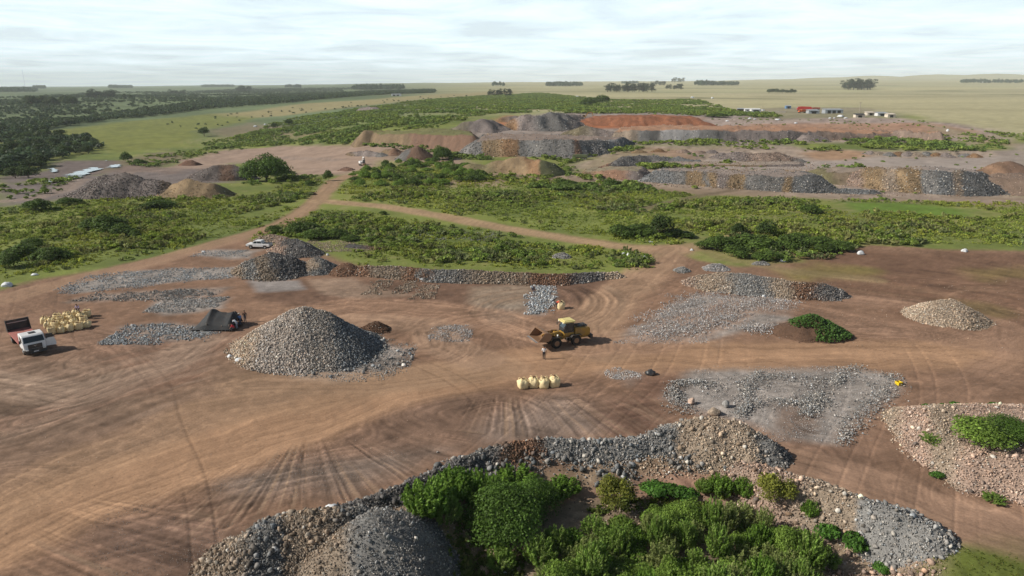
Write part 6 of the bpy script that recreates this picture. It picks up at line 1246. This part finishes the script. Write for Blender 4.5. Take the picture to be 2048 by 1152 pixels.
    q = MB(); q.box(tuple(c + fw * .085 - ax * .055), (.015, .05, .012), .003); q.build('mouth', REDM, e)
    t = bmesh.new(); bmesh.ops.create_icosphere(t, subdivisions=3, radius=.105); bmesh.ops.delete(t, geom=[v for v in t.verts if v.co.z < -.005 and v.co.x > -.02 or v.co.z < -.06], context='VERTS')
    q = MB(); q._merge(t, tuple(c + ax * .03 - fw * .012)); q.build('hair', paint('hair', hair, .8, dirt=0), e, True)
    if hat:
        q = MB(); q.cyl(c + ax * .055, c + ax * .075, .17, .16, k=20); q.cyl(c + ax * .07, c + ax * .15, .115, .09, k=16, bev=.02); q.build('hat', paint('hat %s' % (hat,), hat, .8, dirt=.05), e, True)
    return e
def pz(px, py, dy=0): g = G(px, py); return (g[0], g[1] + dy, float(GZ(g[0], g[1] + dy)) + .02)
person('person in a white shirt and black trousers walking towards the camera on the road', pz(1088, 719), -1.6, (.78, .77, .78), (.02, .02, .025), pose='walk')
person('person in a red shirt standing behind the single cream sack', pz(1115, 621, .9), -.5, (.62, .08, .05), (.03, .03, .045), pose='bend')
person('worker in a white hat crouching at the column of blue grey stones', pz(1066, 584), -.2, (.03, .035, .06), (.03, .03, .05), (.78, .76, .72), 'crouch')
person('person in a blue and white shirt standing right of the shelter', pz(481, 651, 0), 2.6, (.10, .22, .48), (.05, .07, .14), (.5, .48, .45), 'stand')
person('person in dark clothes standing behind the one in the blue shirt', pz(487, 648, .7), -1.2, (.03, .03, .035), (.12, .12, .15), None, 'stand')
person('person in a pale shirt with a white cap bending at the mouth of the shelter', pz(474, 658, 0), 3.0, (.62, .66, .72), (.25, .30, .38), (.78, .78, .76), 'bend')
person('person in a red shirt crouching inside the mouth of the shelter', pz(467, 662, 0), 3.3, (.55, .04, .06), (.05, .05, .06), None, 'crouch')
g = PC[14]; person('person in a lilac shirt crouching on top of the packed sacks', (g[0] - .1, g[1] - .1, float(GZ(*g)) + 1.12), -1.5, (.45, .38, .58), (.06, .07, .12), None, 'crouch')
# ---------------------------------------------------------------- far machines
def digger(label, px, py, col, rz, sc=1.0, up=1.0):
    g = G(px, py); e = thing('excavator', label, 'excavator', (g[0], g[1], float(GZ(g[0], g[1]))), rz); e.scale = (sc,) * 3
    for y in (-1.2, 1.2): t = MB(); t.prism([(-2, .25), (-1.7, 0), (1.7, 0), (2, .25), (2, .6), (1.7, .85), (-1.7, .85), (-2, .6)], y - .3, y + .3, .04); t.build('track', BLACKM, e)
    b = MB(); b.box((-.9, 0, 1.6), (3.2, 2.6, 1.1), .12); b.box((-2.6, 0, 1.6), (.7, 2.5, 1.2), .2); b.build('body', col, e)
    b = MB(); b.box((.4, .75, 2.1), (1.5, 1.0, 1.8), .1); b.build('cab', GLASS, e); b = MB(); b.box((.4, .75, 3.05), (1.6, 1.1, .12), .04); b.build('cab_roof', col, e)
    a = MB(); 
    for p0, p1, w in (((.9, -.3, 1.9), (3.0, -.3, 4.6 * up), .5), ((3.0, -.3, 4.6 * up), (5.2, -.3, 4.5 * up), .45)):
        p0, p1 = Vector(p0), Vector(p1); d = p1 - p0; a.box(tuple((p0 + p1) / 2), (d.length + .2, .35, w), .05, (0, -math.atan2(d.z, d.x), 0))
    a.build('boom', col, e); a = MB(); p0, p1 = Vector((5.2, -.3, 4.7 * up)), Vector((5.9, -.3, 1.6)); d = p1 - p0; a.box(tuple((p0 + p1) / 2), (d.length, .3, .4), .05, (0, -math.atan2(d.z, d.x), 0)); a.build('stick', col if col is not WHITE else DKM, e)
    k = MB(); k.prism([(5.6, 1.7), (6.3, 1.6), (6.5, .9), (6.0, .5), (5.3, .8), (5.35, 1.0), (5.9, .8), (6.2, 1.1), (6.0, 1.45)], -.9, .3, .02); k.build('bucket', RUST, e); return e
digger('small white excavator with dark arm on the pale flat left of the knoll', 725, 331, WHITE, -1.1, .85)
digger('yellow excavator on the red soil cut above the quarry', 1166, 241, YEL, .0, 1.25)
digger('small yellow excavator low in front of the blasted rock face', 1300, 279, YEL, .2, .8)
def fdumper(label, px, py, rz, sc, col, name='dump_truck'):
    g = G(px, py); e = thing(name, label, 'dump truck', (g[0], g[1], float(GZ(g[0], g[1]))), rz); e.scale = (sc,) * 3
    b = MB(); b.prism([(1.6, .9), (1.6, 2.7), (2.9, 2.7), (3.3, 1.9), (3.3, .9)], -1.1, 1.1, .06); b.build('cab', col, e); b = MB(); b.sheet([(2.99, -.9, 2.6), (2.99, .9, 2.6), (3.32, .9, 1.95), (3.32, -.9, 1.95)], .03); b.build('windscreen', GLASS, e)
    b = MB(); b.box((-1.2, 0, .9), (7.4, .9, .3), .03); b.build('chassis', DKM, e); b = MB(); b.prism([(1.4, 1.2), (1.4, 2.9), (-4.7, 2.7), (-5.0, 1.5), (-4.6, 1.2)], -1.25, 1.25, .05); b.build('dump_box', col, e)
    for x in (2.4, -2.6, -3.8):
        for y in (-1, 1): wheel(e, x, y, .52, .52, .4, CHROME, y)
    return e
fdumper('small green and yellow loader truck on the slope beside the orange topped mound', 1157, 319, 3.0, .8, paint('dull green', (.10, .13, .06), .6)); fdumper('bright red dump truck at the camp with its box towards the camera', 1605, 222.5, 2.9, 1.5, REDM); fdumper('orange truck parked in front of the red dump truck', 1604, 226, 3.3, 1.0, paint('orange', (.65, .14, .03), .5)); fdumper('reddish truck at the camp right of the dump truck', 1630, 220, 3.1, .9, paint('dull red', (.35, .10, .07), .6)); fdumper('yellow machine parked on the red cut beside the excavator', 1200, 242, 2.8, .7, YEL)
# ---------------------------------------------------------------- the camp
def shed(label, px, py, L, D, H_, wall, roof, rz=0, doors=3, name='shed', win=0):
    g = G(px, py); e = thing(name, label, name.replace('_', ' '), (g[0], g[1] + D / 2, float(GZ(g[0], g[1])) - .05), rz)
    b = MB(); b.box((0, 0, H_ / 2), (L, D, H_), .03); b.build('wall', wall, e)
    b = MB(); b.prism([(-D / 2 - .4, H_ + .05), (D / 2 + .4, H_ + .7), (D / 2 + .4, H_ + .82), (-D / 2 - .4, H_ + .17)], -L / 2 - .3, L / 2 + .3, 0)
    for k in range(int(L / .8)): b.prism([(-D / 2 - .4, H_ + .2), (D / 2 + .4, H_ + .85), (D / 2 + .4, H_ + .89), (-D / 2 - .4, H_ + .24)], -L / 2 + k * .8, -L / 2 + k * .8 + .12, 0)
    o = b.build('roof', roof, e); o.rotation_euler = (0, 0, math.pi / 2)
    for k in range(doors): b = MB(); w = L / (doors + .6); b.box((-L / 2 + w * (k + .8), -D / 2 - .02, H_ * .42), (w * .66, .08, H_ * .82), .01); b.build('door', BLK, e)
    for k in range(win): b = MB(); w = L / win; b.box((-L / 2 + w * (k + .5), -D / 2 - .02, H_ * .6), (w * .3, .08, H_ * .3), .01); b.build('window', GLASS, e)
    return e
shed('long open fronted grey shed with a metal roof at the camp', 1668, 227, 15, 7, 3.0, SHEET, SHEET, doors=3)
shed('low grey building left of the round tree at the camp', 1628, 227, 9, 6, 2.4, SHEET, SHEET, doors=1, win=2)
shed('small blue cabin behind the camp', 1577, 217, 5, 4, 2.4, BLUEM, SHEET, doors=1, name='cabin')
shed('white cabin left of the pale wall at the camp', 1512, 226, 8, 5, 3.0, WHITE, WHITE, doors=1, name='cabin', win=2)
shed('grey container at the left end of the camp', 1482, 223, 6, 2.6, 2.2, DKM, SHEET, doors=0, name='container')
shed('white trailer left of the white cabin', 1495, 224, 5, 2.6, 2.4, WHITE, WHITE, doors=0, name='trailer', win=1)
shed('small cream block building below the tall pole', 1720, 236, 7, 4, 2.4, WALLM, BLK, doors=1, win=1, name='hut')
shed('half built cream house at the right end of the camp', 1742, 231, 6, 5, 2.2, WALLM, WALLM, doors=1, win=1, name='house')
shed('white walled house right of the half built one', 1765, 232, 8, 5, 2.2, WHITE, SHEET, doors=1, win=2, name='house')
shed('cream house with a dark doorway at the far right of the camp', 1783, 235, 6, 5, 2.3, WALLM, WALLM, doors=1, win=0, name='house')
def lowbox(name, label, px, py, d, mat, cat, n=1):
    g = G(px, py); b = MB(); b.box((0, 0, d[2] / 2), d, .05)
    if n > 1:
        for k in range(n): b.box((-d[0] / 2 + (k + .5) * d[0] / n, 0, d[2] + .06), (.14, d[1] + .08, .12), .02)
    else: b.box((0, 0, d[2] + .05), (d[0] * 1.02, d[1] * 1.1, .1), .02)
    o = b.build(name, mat); o.location = (g[0], g[1], float(GZ(g[0], g[1])) - .05); return setp(o, label, cat)
lowbox('wall', 'long low pale wall at the camp', 1553, 225, (16, .4, 1.3), WALLM, 'wall', 9)
for i, (px, py, d, lab) in enumerate(((1530, 229, (3, 2, 1.6), 'white tank beside the camp scrub'), (1526, 222, (2, 2, 1.5), 'small white tank in front of the trees at the camp'), (1440, 229, (5, .5, .6), 'white slab left of the camp'), (1435, 232, (4, 2, .5), 'white panels lying in the scrub left of the camp'))): lowbox('tank' if 'tank' in lab else 'slab', lab, px, py, d, PLAST, 'tank' if 'tank' in lab else 'slab')
for i, (px, py, w, h) in enumerate(((1500, 238, 8, 3), (1510, 239, 6, 2.5), (1556, 240, 12, 3), (1592, 247, 8, 3), (1660, 237, 6, 3), (1683, 234, 16, 5), (1692, 237, 8, 3), (1669, 237, 5, 3), (1455, 243, 7, 3), (1896, 263, 7, 6), (1385, 196, 9, 4), (1425, 197, 6, 3), (1155, 195, 8, 4), (510, 254, 8, 4), (530, 250, 6, 3))): sack(px, py, w, h, 'white scrap or sack lying around the camp and fields', seed=60 + i, group='white scraps far off', cat='white scrap', name='scrap')
def pole(label, px, py, ptop, rad, name='utility_pole', y=None, mat=WOODM, arms=1):
    g = G(px, py); k = ppm(g); h = (py - ptop) / k; e = thing(name, label, name.replace('_', ' '), (g[0], g[1], g[2] - .2)); b = MB(); b.cyl((0, 0, 0), (0, 0, h), rad, rad * .6, k=10); b.build('pole', mat, e)
    for i in range(arms): b = MB(); b.box((0, 0, h * (.96 - i * .1)), (rad * 9, rad * .8, rad * .8), .01); b.build('crossarm', mat, e)
pole('tall pale pole standing behind the cream block building', 1718, 231, 205, .28)
pole('very tall thin mast on the horizon at the upper left', 52, 182, 141, .7, 'radio_mast', mat=SHEET, arms=2)
pole('thin pole at the left of the camp', 1525, 222, 212, .15)
shed('tiny far white homestead on the plain at the upper right', 1970, 165.5, 40, 20, 18, WHITE, WHITE, doors=1, name='homestead'); shed('long white building beyond the river wood', 792, 192, 22, 10, 4, WHITE, PLAST, doors=2, win=3, name='farm_building')
# ---------------------------------------------------------------- stream
def water():
    m, nt, b = newmat('stream water'); b.inputs['Base Color'].default_value = (.22, .26, .28, 1); b.inputs['Roughness'].default_value = .12; b.inputs['Specular IOR Level'].default_value = .9
    n = nt.nodes.new('ShaderNodeTexNoise'); n.inputs['Scale'].default_value = 1.5; tc = nt.nodes.new('ShaderNodeTexCoord'); nt.links.new(tc.outputs['Object'], n.inputs['Vector']); bp = nt.nodes.new('ShaderNodeBump'); bp.inputs['Strength'].default_value = .25; nt.links.new(n.outputs['Fac'], bp.inputs['Height']); nt.links.new(bp.outputs[0], b.inputs['Normal'])
    V = []; Fs = []; n0 = 0
    for poly in ([(92, 370), (105, 366), (140, 360), (155, 357), (175, 350), (205, 340), (188, 336), (172, 339), (150, 346), (128, 352), (120, 358), (95, 366)], [(210, 337), (225, 330), (250, 330), (240, 335), (222, 338)], [(96, 338), (108, 336), (120, 343), (110, 348), (100, 346)], [(86, 318), (92, 310), (106, 309), (100, 318)], [(206, 323), (220, 321), (216, 324)]):
        P = np.array(Gp(poly)); a = P.min(0) - 2; b = P.max(0) + 2; nx = int((b[0] - a[0]) / .7) + 2; ny = int((b[1] - a[1]) / .7) + 2
        X, Y = np.meshgrid(np.linspace(a[0], b[0], nx), np.linspace(a[1], b[1], ny)); X = X.ravel(); Y = Y.ravel(); d = sdist(P, X, Y) + fbm(X / 5, Y / 3, 4, 9) * 4.0
        i = (np.arange(ny - 1)[:, None] * nx + np.arange(nx - 1)[None]).ravel(); q = np.stack([i, i + 1, i + nx + 1, i + nx], 1); q = q[(d[q] < 0).all(1)]
        use = np.unique(q); rm = np.zeros(len(X), int); rm[use] = np.arange(len(use)); V.append(np.stack([X, Y, zb(X, Y) + .55], 1)[use]); Fs.append(rm[q] + n0); n0 += len(use)
    setp(mk('stream', np.concatenate(V), np.concatenate(Fs), m, None, True), 'pale shallow stream winding past the dark wood at the left', None, None, 'structure')
water()
